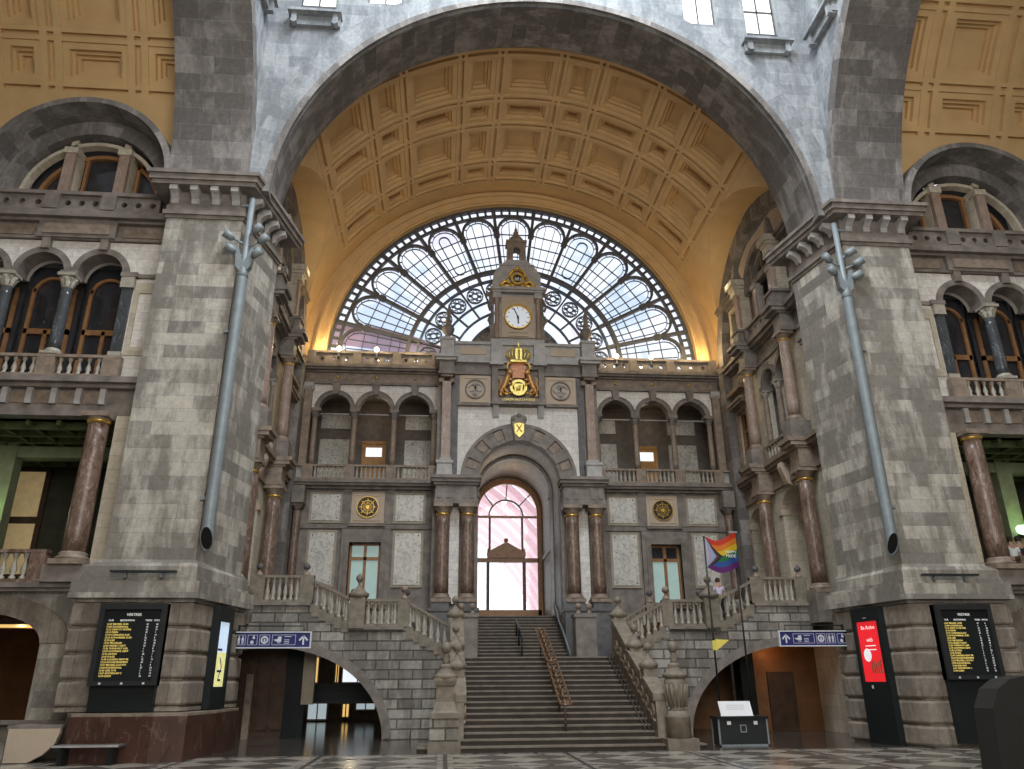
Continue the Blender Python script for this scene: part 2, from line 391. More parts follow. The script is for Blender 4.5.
def finial_prof(z, h, r):
    return [(r * .8, z), (r * .8, z + h * .08), (r * .3, z + h * .16), (r * .3, z + h * .28), (r * .62, z + h * .34), (r * .35, z + h * .42), (r * .8, z + h * .55), (r * .95, z + h * .66), (r * .8, z + h * .78), (r * .4, z + h * .88), (r * .15, z + h)]
def balustrade(label, T, u0, u1, d, z0, z1, posts, nb, slope=0.0, group=None, mat='grey', postw=.36, slopez=None, bmesh_=None, name='balustrade', railh=.1, baseh=.1, finials=None, dep=.13):
    """T frame; rails from u0 to u1 at depth d; posts = list of u; nb = balusters per bay; slopez(u) lifts z"""
    zz = slopez or (lambda u: 0)
    w = lambda u, dd, z: Vector(T(u, dd, z))
    t = thing(name, label, 'balustrade', w((u0 + u1) / 2, d, z0 + zz((u0 + u1) / 2)), group)
    def bar(a, b, za, zb, dp):
        m = MB(T); n = 1; m.hexa([(u, dd, z + zz(u)) for u in (a, b) for dd in (d - dp, d + dp) for z in (za, zb)]); return m
    build('rail', bar(u0, u1, z1 - railh, z1, dep), mat, t)
    if slopez and not posts:
        q = MB(T); w_ = (u1 - u0 + postw) / nb
        for k in range(nb):
            a_ = u0 - postw / 2 + k * w_ + postw / 2 * 0; uc = u0 - postw / 2 + postw / 2 + (u1 - u0) * (k + .5) / nb
            a_ = u0 + (u1 - u0) * k / nb; b_ = u0 + (u1 - u0) * (k + 1) / nb
            q.box(a_, b_, d - dep, d + dep + .02, z0 + zz(uc) - .3, z0 + zz(uc) + baseh)
        build('stepped_plinth', q, mat, t)
    else: build('plinth', bar(u0, u1, z0, z0 + baseh, dep), mat, t)
    me = bmesh_ or BAL; hgt = (z1 - railh) - (z0 + baseh); sc = hgt / max(v.co.z for v in me.vertices)
    edges = sorted(posts)
    for p in edges:
        pm = MB(T); pm.box(p - postw / 2, p + postw / 2, d - dep * .95, d + dep * .95, z0 + zz(p) - (.0), z1 + zz(p) - railh * .3)
        build('post', pm, mat, t)
    lims = [u0] + edges + [u1]
    bays = [(a, b) for a, b in zip(edges[:-1], edges[1:])]
    if edges and edges[0] - u0 > .6: bays.insert(0, (u0 - postw / 2, edges[0]))
    if edges and u1 - edges[-1] > .6: bays.append((edges[-1], u1 + postw / 2))
    if not edges: bays = [(u0 - postw / 2, u1 + postw / 2)]
    L = wloc(t)
    for a, b in bays:
        a += postw / 2; b -= postw / 2
        n = nb if isinstance(nb, int) else max(2, round((b - a) / nb))
        for k in range(n):
            u = a + (b - a) * (k + .5) / n
            o = place(me, 'baluster', t, w(u, d, z0 + baseh - .01 + zz(u)) - L); o.scale = (1, 1, sc * 1.03)
    return t
def parapet(label, T, u0, u1, d, z0, z1, posts, holes, pw=.42, mat='grey', group=None):
    t = thing('parapet', label, 'parapet', T((u0 + u1) / 2, d, z0), group)
    m = MB(T); m.box(u0, u1, d - .2, d + .2, z1 - .14, z1); build('coping', m, mat, t)
    m = MB(T); m.box(u0, u1, d - .18, d + .18, z0, z0 + .12); build('plinth', m, mat, t)
    for p in posts: m = MB(T); m.box(p - pw / 2, p + pw / 2, d - .17, d + .23, z0 + .1, z1 - .1); build('post', m, mat, t)
    e = [u0] + sorted(posts) + [u1]
    for a, b in zip(e[:-1], e[1:]):
        a2 = a + (pw / 2 if a != u0 or u0 in posts else 0); b2 = b - (pw / 2 if b != u1 or u1 in posts else 0)
        if b2 - a2 < .4: continue
        m = MB(T); w = (b2 - a2) / holes
        hs = [[(a2 + w * (k + .5) + .11 * COS(q), (z0 + z1) / 2 - .01 + .11 * SIN(q)) for q in range(0, 360, 30)] for k in range(holes)]
        m.plate(rect(a2, b2, z0 + .12, z1 - .14), hs, UZ, d - .06, d + .08); build('panel', m, mat, t)
    return t
def inset(poly, k):
    """move every edge of a convex polygon inwards by k"""
    n = len(poly); cx = sum(p[0] for p in poly) / n; cy = sum(p[1] for p in poly) / n; out = []
    def line(i):
        a = Vector(poly[i]); b = Vector(poly[(i + 1) % n]); d = (b - a).normalized(); nn = Vector((-d.y, d.x))
        if nn.dot(Vector((cx, cy)) - a) < 0: nn = -nn
        return a + nn * k, d
    for i in range(n):
        p, d = line(i - 1); q, e = line(i)
        den = d.x * e.y - d.y * e.x
        t = ((q - p).x * e.y - (q - p).y * e.x) / den
        out.append(tuple(p + d * t))
    return out

# ------------------------------------------------------------------ the hall: floor, piers, tower walls, arches
m = MB(); m.box(-32, 32, -8, 23.95, -.3, 0); struct('floor', m, 'floor')
m = MB(); m.box(-32, 32, 23.95, 47, -.3, 0); struct('floor_border', m, 'floorborder')
for s in (-1, 1):
    nm = NM[s]
    # pier shaft
    m = MB(); sp = [(10.77, 23.4), (13.32, 23.4), (13.32, 26.4), (10.18, 26.4)]
    m.prism([(s * x, y) for x, y in sp], 5.0, 17.0)
    pier = struct('wall_pier_' + nm, m, 'pier')
    base = [(10.58, 23.2), (13.85, 23.2), (13.85, 26.9), (9.98, 26.9)]
    b = MB(); z = 0.0 if s > 0 else 1.172
    step = .69; tops = [4.05 - step * k for k in range(7)]
    for zt in tops:
        zb = max(zt - step, z)
        if zt <= z + .05: continue
        for sh, a, c in ((.05, zb, zb + .04), (0.0, zb + .09, zt - .05), (.05, zt - .01, zt)): pass
        P0 = inset(base, .07); P1 = inset(base, 0.0)
        rings = [(inset(base, .08), zb), (inset(base, .08), zb + .04), (inset(base, .02), zb + .07), (base, zb + .12), (base, zt - .09), (inset(base, .02), zt - .04), (inset(base, .08), zt - .01), (inset(base, .08), zt)]
        vs = [(s * x, y, zz) for P, zz in rings for x, y in P]; fs = []
        for r_ in range(len(rings) - 1):
            for k in range(4): fs.append((r_ * 4 + k, r_ * 4 + (k + 1) % 4, r_ * 4 + 4 + (k + 1) % 4, r_ * 4 + 4 + k))
        fs += [(3, 2, 1, 0), tuple(len(rings) * 4 - 4 + k for k in range(4))]
        b.add(vs, fs)
    struct('base', b, 'pier_base', pier)
    l = MB()
    for P, z0, z1 in ((inset(base, .02), 4.05, 4.15), (inset(base, -.14), 4.15, 4.3), (inset(base, -.12), 4.3, 4.62), (inset(base, .02), 4.62, 4.8), (inset(base, .06), 4.8, 5.05)):
        l.prism([(s * x, y) for x, y in P], z0, z1)
    vs = [(s * x, y, 5.05) for x, y in inset(base, .06)] + [(s * x, y, 5.25) for x, y in inset(sp, -.02)]
    l.add(vs, [(0, 1, 5, 4), (1, 2, 6, 5), (2, 3, 7, 6), (3, 0, 4, 7), (4, 5, 6, 7)])
    struct('ledge', l, 'pier', pier)
    # capital with brackets
    c = MB()
    for k, z0, z1 in ((-.05, 16.78, 16.9), (-.12, 16.9, 17.05), (-.05, 17.05, 17.3), (.0, 17.3, 17.85), (-.5, 17.85, 18.0), (-.58, 18.0, 18.2), (-.66, 18.2, 18.34)):
        c.prism([(s * x, y) for x, y in inset(sp, k)], z0, z1)
    struct('capital', c, 'grey', pier)
    for k in range(4):
        x = 11.05 + k * .68; q = MB(); q.plate([(0, 17.3), (-.12, 17.34), (-.16, 17.5), (-.3, 17.62), (-.46, 17.68), (-.46, 17.85), (0, 17.85)], [], lambda a, b_, w: (w, 23.42 + a, b_), s * x - .13, s * x + .13)
        struct('bracket', q, 'lightgrey', pier)
    for k in range(4):
        y = 23.75 + k * .68; xf = 10.77 - (y - 23.4) * .197
        q = MB(); q.plate([(0, 17.3), (-.12, 17.34), (-.16, 17.5), (-.3, 17.62), (-.46, 17.68), (-.46, 17.85), (0, 17.85)], [], lambda a, b_, w: (s * (xf + a), w, b_), y - .13, y + .13)
        struct('bracket', q, 'lightgrey', pier)
    # slim light bar above the ledge
    t = thing('light_bar', 'slim dark light bar fixed over the pier ledge, above the departure board ' + SIDE[s], 'lamp', (s * 12.05, 23.15, 4.84), 'light bars over the pier ledges')
    q = MB(); q.box(s * 12.05 - .9, s * 12.05 + .9, 23.0, 23.16, 4.84, 4.9); build('bar', q, 'casing', t)
    for dx in (-.5, .5): q = MB(); q.box(s * 12.05 + dx - .03, s * 12.05 + dx + .03, 23.08, 23.3, 4.7, 4.86); build('clamp', q, 'steel', t)

# front wall of the square tower, with the great arch opening
wins = [(-9.05, 26.3), (-6.45, 26.3), (-3.85, 29.3), (-1.3, 29.3), (1.3, 29.3), (3.85, 29.3), (6.45, 26.3), (9.05, 26.3)]
ZT = 37.0
out = [(-10.85, 18.3)] + [(10.3 * COS(a), 17.6 + 10.3 * SIN(a)) for a in range(176, 3, -4)] + [(10.85, 18.3), (10.85, ZT), (-10.85, ZT)]
m = MB(); m.plate(out, [rect(x - .7, x + .7, z, 30.3) if abs(x) > 9 else rect(x - .7, x + .7, max(z, 27.1 if abs(x) > 5 else z), 30.6) for x, z in wins], FX, 23.42, 24.0)
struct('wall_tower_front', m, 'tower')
m = MB(); m.arc(FX, 0, 17.6, 10.04, 11.15, 23.32, 23.6, 3, 177, 64)
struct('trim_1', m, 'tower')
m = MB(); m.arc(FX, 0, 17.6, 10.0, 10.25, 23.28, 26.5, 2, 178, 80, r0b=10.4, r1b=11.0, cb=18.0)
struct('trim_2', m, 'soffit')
n_win = 3
for x, z in wins:
    zz = z if abs(x) > 9 else max(z, 27.1 if abs(x) > 5 else z)
    zt = 30.3 if abs(x) > 9 else 30.6
    f = MB(); f.box(x - .7, x + .7, 23.7, 23.78, zz, zz + .06); f.box(x - .7, x + .7, 23.7, 23.78, zt - .06, zt)
    for xx in (x - .7, x - .03, x + .64): f.box(xx, xx + .06, 23.7, 23.78, zz, zt)
    f.box(x - .7, x + .7, 23.62, 23.84, 26.78 if abs(x) > 9 else zz, 26.98 if abs(x) > 9 else zz + .05)
    f.box(x - .7, x + .7, 23.7, 23.78, zz + 1.9, zz + 1.98)
    w = struct('window_%d' % n_win, f, 'iron'); n_win += 1
    g = MB(); g.box(x - .66, x + .66, 23.73, 23.75, zz + .05, zt - .05); struct('pane', g, 'towerpane', w)
    if abs(x) > 9:
        q = MB(); q.box(x - 1.02, x + 1.02, 22.95, 23.45, 26.05, 26.17); q.box(x - .95, x + .95, 23.25, 23.45, 25.62, 26.05)
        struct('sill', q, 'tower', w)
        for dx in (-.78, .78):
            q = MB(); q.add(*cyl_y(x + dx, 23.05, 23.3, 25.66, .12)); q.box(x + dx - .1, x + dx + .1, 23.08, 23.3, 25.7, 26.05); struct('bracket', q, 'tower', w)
for s in (-1, 1):
    nm = NM[s]
    out = [(2.2, 18.3)] + [(12.9 + 10.45 * COS(a), 17.6 + 10.45 * SIN(a)) for a in range(176, 3, -4)] + [(23.42, 18.3), (23.42, ZT), (2.2, ZT)]
    m = MB(); m.plate(out, [rect(21.2, 22.6, 26.4, 30.3), rect(17.8, 19.2, 28.2, 30.6)], FY, s * 10.85, s * 11.4)
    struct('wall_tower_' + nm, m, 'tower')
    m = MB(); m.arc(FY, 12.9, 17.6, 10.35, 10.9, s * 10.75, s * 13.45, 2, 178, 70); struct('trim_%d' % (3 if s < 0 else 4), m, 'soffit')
    f = MB(); f.box(s * 11.1 - .04, s * 11.1 + .04, 21.2, 22.6, 27.0, 27.1); f.box(s * 11.1 - .04, s * 11.1 + .04, 21.87, 21.93, 26.4, 30.3)
    w = struct('window_%d' % n_win, f, 'iron'); n_win += 1
    g = MB(); g.box(s * 11.14 - .01, s * 11.14 + .01, 21.2, 22.6, 26.4, 30.3); struct('pane', g, 'glass', w)
    q = MB(); q.box(s * 10.4 - .25 * s, s * 10.9, 20.9, 22.95, 26.05, 26.17) if False else q.box(min(s * 10.4, s * 10.9), max(s * 10.4, s * 10.9), 20.9, 22.95, 26.05, 26.17)
    q.box(min(s * 10.65, s * 10.9), max(s * 10.65, s * 10.9), 21.0, 22.85, 25.62, 26.05); struct('sill', q, 'tower', w)
    for yy in (21.15, 22.7): q = MB(); q.box(min(s * 10.5, s * 10.9), max(s * 10.5, s * 10.9), yy - .1, yy + .1, 25.55, 26.05); struct('bracket', q, 'tower', w)
# tower ceiling and the unseen walls behind the camera
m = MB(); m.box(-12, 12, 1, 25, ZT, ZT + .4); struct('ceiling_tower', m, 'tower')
m = MB(); m.plate([(-32, 0), (32, 0), (32, 34), (-32, 34)], [rect(-9, 9, 6, 26)], FX, -8.2, -8); struct('wall_entrance', m, 'pier')
for s in (-1, 1):
    m = MB(); m.box(min(s * 30, s * 30.4), max(s * 30, s * 30.4), -8, 47, 0, 34); struct('wall_end_' + NM[s], m, 'pier')
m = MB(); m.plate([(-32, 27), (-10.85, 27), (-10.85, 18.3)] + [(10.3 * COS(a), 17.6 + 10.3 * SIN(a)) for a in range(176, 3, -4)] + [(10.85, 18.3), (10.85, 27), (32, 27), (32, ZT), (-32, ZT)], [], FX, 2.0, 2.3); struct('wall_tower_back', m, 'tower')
m = MB(); m.box(-32, 32, -8.2, 2.0, 30, 30.3); struct('ceiling_entrance', m, 'ochre')

# ------------------------------------------------------------------ coffered vaults
def seg_lines(segs, start, sub):
    """segs: list of (kind,width). returns coordinate list with (pos, zone, dist_to_edge_in_segment)"""
    out = []; p = start
    for kind, w in segs:
        if kind == 'r':
            e = w * .03
            for q, z in ((0, 'R'), (.34, 'R'), (.37, 'C'), (.63, 'C'), (.66, 'R'), (1.0, 'R')): out.append((p + q * w, z, 0))
        elif kind == 'c':
            T = sub['t']; e = sub['e']
            out.append((p + e, 'F', 0))
            for t in T: out.append((p + t, 'F', t)); out.append((p + t + e, 'F', t + e))
            k = sub.get('mid', 1)
            for j in range(1, k + 1): q = p + w * j / (k + 1); out.append((q, 'F', min(q - p, p + w - q))) if (w * j / (k + 1) > T[-1] + e * 1.5 and w - w * j / (k + 1) > T[-1] + e * 1.5) else None
            for t in reversed(T): out.append((p + w - t - e, 'F', t + e)); out.append((p + w - t, 'F', t))
            out.append((p + w - e, 'F', 0))
        else:
            n = sub.get('plain', 4)
            for j in range(n + 1): out.append((p + w * j / n, 'P', 0))
        p += w
    return out, p
def coffers(segU, u0, segV, v0, scaleU, fn, mat='ochre'):
    """fn(u, v, recess) -> point. scaleU converts u units to metres"""
    TM = (.24, .36, .48); HM = (.07, .24, .40, .54)
    U, _ = seg_lines(segU, u0, {'t': [t / scaleU for t in TM], 'e': .02 / scaleU, 'mid': 5})
    V, _ = seg_lines(segV, v0, {'t': list(TM), 'e': .02, 'mid': 3})
    def hgt(a, b):
        if 'P' in (a[1], b[1]): return .08
        if 'R' in (a[1], b[1]): return 0.0
        if 'C' in (a[1], b[1]): return .16
        d = min(a[2] * scaleU, b[2])
        return HM[sum(1 for t in TM if d > t + .01)]
    m = MB(); nv = len(V)
    vs = [fn(a[0], b[0], hgt(a, b)) for a in U for b in V]
    fs = [(i * nv + j, i * nv + j + 1, (i + 1) * nv + j + 1, (i + 1) * nv + j) for i in range(len(U) - 1) for j in range(nv - 1)]
    m.add(vs, fs); return m
RV, ZV = 11.6, 17.3
def vault(a, y, h): r = RV + h; return (r * SIN(a), y, ZV + r * COS(a))
# across the vault: five big coffers (12 deg), four narrow (7), ribs 2.2
segU = [('r', 3.0)]
for k in range(5):
    segU += [('c', 12.0)]
    if k < 4: segU += [('r', 2.2), ('c', 7.0), ('r', 2.2)]
segU += [('r', 3.0)]
totU = sum(w for _, w in segU)
segV = [('r', .55), ('c', 2.5), ('r', .5), ('c', 1.45), ('r', .5), ('c', 2.55), ('r', .5), ('c', 1.2), ('r', .4)]
m = coffers(segU, -totU / 2, segV, 27.05, 2 * PI * RV / 360, vault)
AE = totU / 2; ZE = ZV + RV * COS(AE)
m.add([vault(-AE + 2 * AE * i / 40, y, .02) for i in range(41) for y in (26.2, 27.05)], [(2 * i, 2 * i + 1, 2 * i + 3, 2 * i + 2) for i in range(40)])
ye = 27.05 + sum(w for _, w in segV)
m.add([vault(-AE + 2 * AE * i / 40, y, .02) for i in range(41) for y in (ye, 38.4)], [(2 * i, 2 * i + 1, 2 * i + 3, 2 * i + 2) for i in range(40)])
# plain haunches beside the cross vaults, and the cross vaults themselves
YC, RC, ZC = 31.75, 6.1, 17.75
for s in (-1, 1):
    vs = []; n = 24
    for i in range(n + 1):
        a = AE + (90 - AE) * i / n; z = ZV + RV * COS(a)
        hf = math.sqrt(max(0, RC ** 2 - max(0, z - ZC) ** 2)) if z < ZC + RC else 0
        vs += [vault(s * a, 26.2, .02), vault(s * a, YC - hf, .02), vault(s * a, YC + hf, .02), vault(s * a, max(38.4, YC + hf), .02)]
    m.add(vs, [(4 * i + k, 4 * i + k + 1, 4 * i + k + 5, 4 * i + k + 4) for i in range(n) for k in (0, 2)])
    vs = []
    for i in range(37):
        t = 180 * i / 36; y = YC + RC * COS(t); z = ZC + RC * SIN(t)
        xv = math.sqrt(max(0, (RV + .02) ** 2 - (z - ZV) ** 2)); vs += [(s * min(xv, 11.59), y, z), (s * 11.6, y, z), ]
    m.add(vs, [(2 * i, 2 * i + 1, 2 * i + 3, 2 * i + 2) for i in range(36)])
struct('ceiling', m, 'ochre')
m = MB(); m.arc(FX, 0, 17.3, 12.9, 13.3, 26.5, 39.0, 0, 180, 24); m.box(-19, -11.5, 26.5, 39, 24.6, 25); m.box(11.5, 19, 26.5, 39, 24.6, 25); struct('ceiling_roof', m, 'dark')  # unseen shell added to stop outdoor light leaking through the vault gaps
for s in (-1, 1): m = MB(); m.box(*sorted((s * 13.2, s * 13.4)), 24.3, 39, 11, 25); struct('wall_light_block_' + NM[s], m, 'dark')  # unseen side walls added, closing the shell against light leaks
# vaults over the side arms
RL, YL, ZL = 12.0, 12.3, 17.3
for s in (-1, 1):
    fn = lambda a, x, h: (s * x, YL + (RL + h) * COS(a), ZL + (RL + h) * SIN(a))
    segA = [('r', 2.2), ('c', 6.8), ('r', 2.2), ('c', 11.6), ('r', 2.2), ('c', 6.8), ('r', 2.2), ('c', 11.6), ('r', 2.2), ('c', 6.8), ('r', 2.2), ('c', 11.6), ('r', 2.2)]
    segX = [('c', 1.28), ('r', .7), ('c', 2.3), ('r', .75), ('c', 1.3), ('r', .7), ('c', 2.3), ('r', .7), ('c', 1.3)]
    m = coffers(segA, 22.0, segX, 13.45, 2 * PI * RL / 360, fn)
    vs = []; xs = [13.3 + .1 * k for k in range(120)]; n = 10; zt = ZL + RL * SIN(22.0)
    for x in xs:
        d = x - 16.5; zb = 18.2 + math.sqrt(9.0 - d * d) - .02 if abs(d) < 3 else ZL
        for k in range(n + 1):
            z = zb + (zt - zb) * k / n; vs.append((s * x, YL + math.sqrt(RL ** 2 - (z - ZL) ** 2), z))
    m.add(vs, [(i * (n + 1) + k, i * (n + 1) + k + 1, (i + 1) * (n + 1) + k + 1, (i + 1) * (n + 1) + k) for i in range(len(xs) - 1) for k in range(n)], True)
    m.add([fn(22 + 138 * i / 30, x, .35) for i in range(31) for x in (24.5, 30.0)] , [(2 * i, 2 * i + 1, 2 * i + 3, 2 * i + 2) for i in range(30)])
    struct('ceiling_' + NM[s], m, 'ochre')

# ------------------------------------------------------------------ end wall above the facade: golden arch and fan window
m = MB(); m.arc(FX, 0, 17.95, 10.8, 12.6, 38.2, 38.5, 0, 180, 64); struct('wall_lunette', m, 'ochre')
m = MB()
for r0, r1, y in ((10.12, 10.22, 38.15), (10.22, 10.36, 38.05), (10.36, 10.62, 38.12), (10.62, 10.74, 38.0), (10.74, 10.86, 38.08)): m.arc(FX, 0, 17.95, r0, r1, y, 38.3, 0, 180, 64, smooth=False)
m.arc(FX, 0, 17.95, 10.12, 10.3, 38.2, 38.75, 0, 180, 64)
struct('trim_5', m, 'ochre')
FC, FYp = 18.2, 39.3
def pol(r, a): return (r * COS(a), FC + r * SIN(a))
def bar2(mb, p, q, w, y0, y1):
    p = Vector(p); q = Vector(q); d = (q - p).normalized(); nn = Vector((-d.y, d.x)) * w / 2
    c = [p + nn, p - nn, q + nn, q - nn]
    mb.hexa([(v.x, y, v.y) for v in c for y in (y0, y1)])
f = MB(); f.arc(FX, 0, FC, 10.2, 10.75, FYp - .12, FYp + .12, 0, 180, 78)
f.arc(FX, 0, FC, 9.72, 9.86, FYp - .1, FYp + .1, 0, 180, 78)
for k in range(5 * 13 + 1): bar2(f, pol(9.8, 180 * k / 65), pol(10.25, 180 * k / 65), .13 if k % 5 else .24, FYp - .08, FYp + .08)
win = struct('window_1', f, 'iron')
g = MB(); g.add([(0, FYp + .02, FC)] + [(10.3 * COS(180 * k / 48), FYp + .02, FC + 10.3 * SIN(180 * k / 48)) for k in range(49)], [(0, k, k + 1) for k in range(1, 49)]); struct('pane', g, 'fanglass', win)
PA = 180 / 13
for k in range(1, 13):
    b = MB(); a = PA * k
    bar2(b, pol(5.4, a), pol(10.3, a), .17, FYp - .2, FYp + .08); bar2(b, pol(8.3, a), pol(8.65, a), .34, FYp - .22, FYp); bar2(b, pol(3.5, a), pol(5.5, a), .08, FYp - .12, FYp + .05)
    struct('rib', b, 'iron', win)
for k in range(13):
    a0 = PA * k; am = a0 + PA / 2; b = MB(); b2 = MB()
    rc = 8.72; hw = rc * SIN(PA / 2) * .90
    cx, cz = pol(rc, am)
    ur = Vector((COS(am), SIN(am))); ut = Vector((-ur.y, ur.x))
    def path(r, c0):
        return [Vector((cx, cz)) + ut * r * COS(q) + ur * r * SIN(q) for q in range(0, 181, 15)]
    outer = path(hw, 0)
    for p, q in zip(outer[:-1], outer[1:]): bar2(b, p, q, .13, FYp - .16, FYp + .06)
    low = 6.15 * SIN(PA / 2) * .86; lw = Vector(pol(6.1, am))
    inn = path(hw * .78, 0)
    for p, q in zip(inn[:-1], inn[1:]): bar2(b2, p, q, .036, FYp - .05, FYp + .04)
    bar2(b2, inn[0], lw + ut * low * .78, .036, FYp - .05, FYp + .04); bar2(b2, inn[-1], lw - ut * low * .78, .036, FYp - .05, FYp + .04)
    for sg in (-1, 1):
        if k in (4, 8): break
        bar2(b2, Vector(pol(9.7 - .35, am)) + ut * sg * hw * .3, lw + ut * sg * low * .28, .036, FYp - .05, FYp + .04)
    for q in (30, 60, 90, 120, 150): bar2(b2, Vector((cx, cz)) + (ut * COS(q) + ur * SIN(q)) * hw * .78, Vector((cx, cz)) + (ut * COS(q) + ur * SIN(q)) * hw, .036, FYp - .05, FYp + .04)
    for j, r in enumerate((8.5, 7.75, 7.0, 6.5)):
        ww = hw + (low - hw) * (rc - r) / (rc - 6.1) if r < rc else hw
        c = Vector(pol(r, am)); bar2(b2, c - ut * ww, c + ut * ww, .036, FYp - .05, FYp + .04)
    if k in (4, 8):
        for sg in (-1, 1): bar2(b2, Vector(pol(8.85, am)) + ut * sg * .3, Vector(pol(6.75, am)) + ut * sg * .3, .05, FYp - .05, FYp + .04)
        b2.arc(FX, *pol(8.85, am), .27, .33, FYp - .05, FYp + .04, am - 90, am + 90, 10); b2.arc(FX, *pol(6.75, am), .27, .33, FYp - .05, FYp + .04, am + 90, am + 270, 10)
    struct('petal_frame', b, 'iron', win); struct('petal_glazing_bar', b2, 'iron', win)
    # rosette in the inner band
    r_ = MB(); c = pol(4.87, am); r_.arc(FX, c[0], c[1], .43, .49, FYp - .08, FYp + .05, 0, 360, 20); r_.arc(FX, c[0], c[1], .14, .18, FYp - .06, FYp + .05, 0, 360, 12)
    for q in range(6):
        aa = am + q * 60; p = Vector(c) + Vector((COS(aa), SIN(aa))) * .16; p2 = Vector(c) + Vector((COS(aa), SIN(aa))) * .44; bar2(r_, p, p2, .03, FYp - .05, FYp + .04)
    for q in range(6):
        aa = am + 30 + q * 60; p = Vector(c) + Vector((COS(aa), SIN(aa))) * .3; r_.arc(FX, p.x, p.y, .09, .12, FYp - .05, FYp + .04, 0, 360, 8)
    struct('rosette', r_, 'bluiron', win)
b = MB(); b.arc(FX, 0, FC, 5.92, 6.12, FYp - .22, FYp + .1, 0, 180, 64); struct('ring', b, 'iron', win)
b = MB(); b.arc(FX, 0, FC, 5.42, 5.54, FYp - .14, FYp + .08, 0, 180, 64); b.arc(FX, 0, FC, 4.18, 4.28, FYp - .1, FYp + .06, 0, 180, 64); b.arc(FX, 0, FC, 3.42, 3.52, FYp - .1, FYp + .06, 0, 180, 48)
for k in range(27):
    bar2(b, pol(5.5, k * 180 / 26), pol(6.0, k * 180 / 26), .04, FYp - .05, FYp + .04)
    if k % 2 == 0: bar2(b, pol(3.5, k * 180 / 26), pol(4.25, k * 180 / 26), .04, FYp - .05, FYp + .04)
struct('ring', b, 'bluiron', win)
b = MB(); b.arc(FX, 0, FC, .2, 2.7, FYp - .02, FYp + .06, 0, 180, 40); struct('hub_panel', b, 'brownstone', win)
b = MB(); b.arc(FX, 0, FC, 2.68, 2.84, FYp - .1, FYp + .06, 0, 180, 40)
for k in range(14): bar2(b, pol(.3, k * PA), pol(2.7, k * PA), .05, FYp - .08, FYp)
struct('ring', b, 'bluiron', win)

win.scale = (.98, .98, .98); win.location = (0, .09, .06)
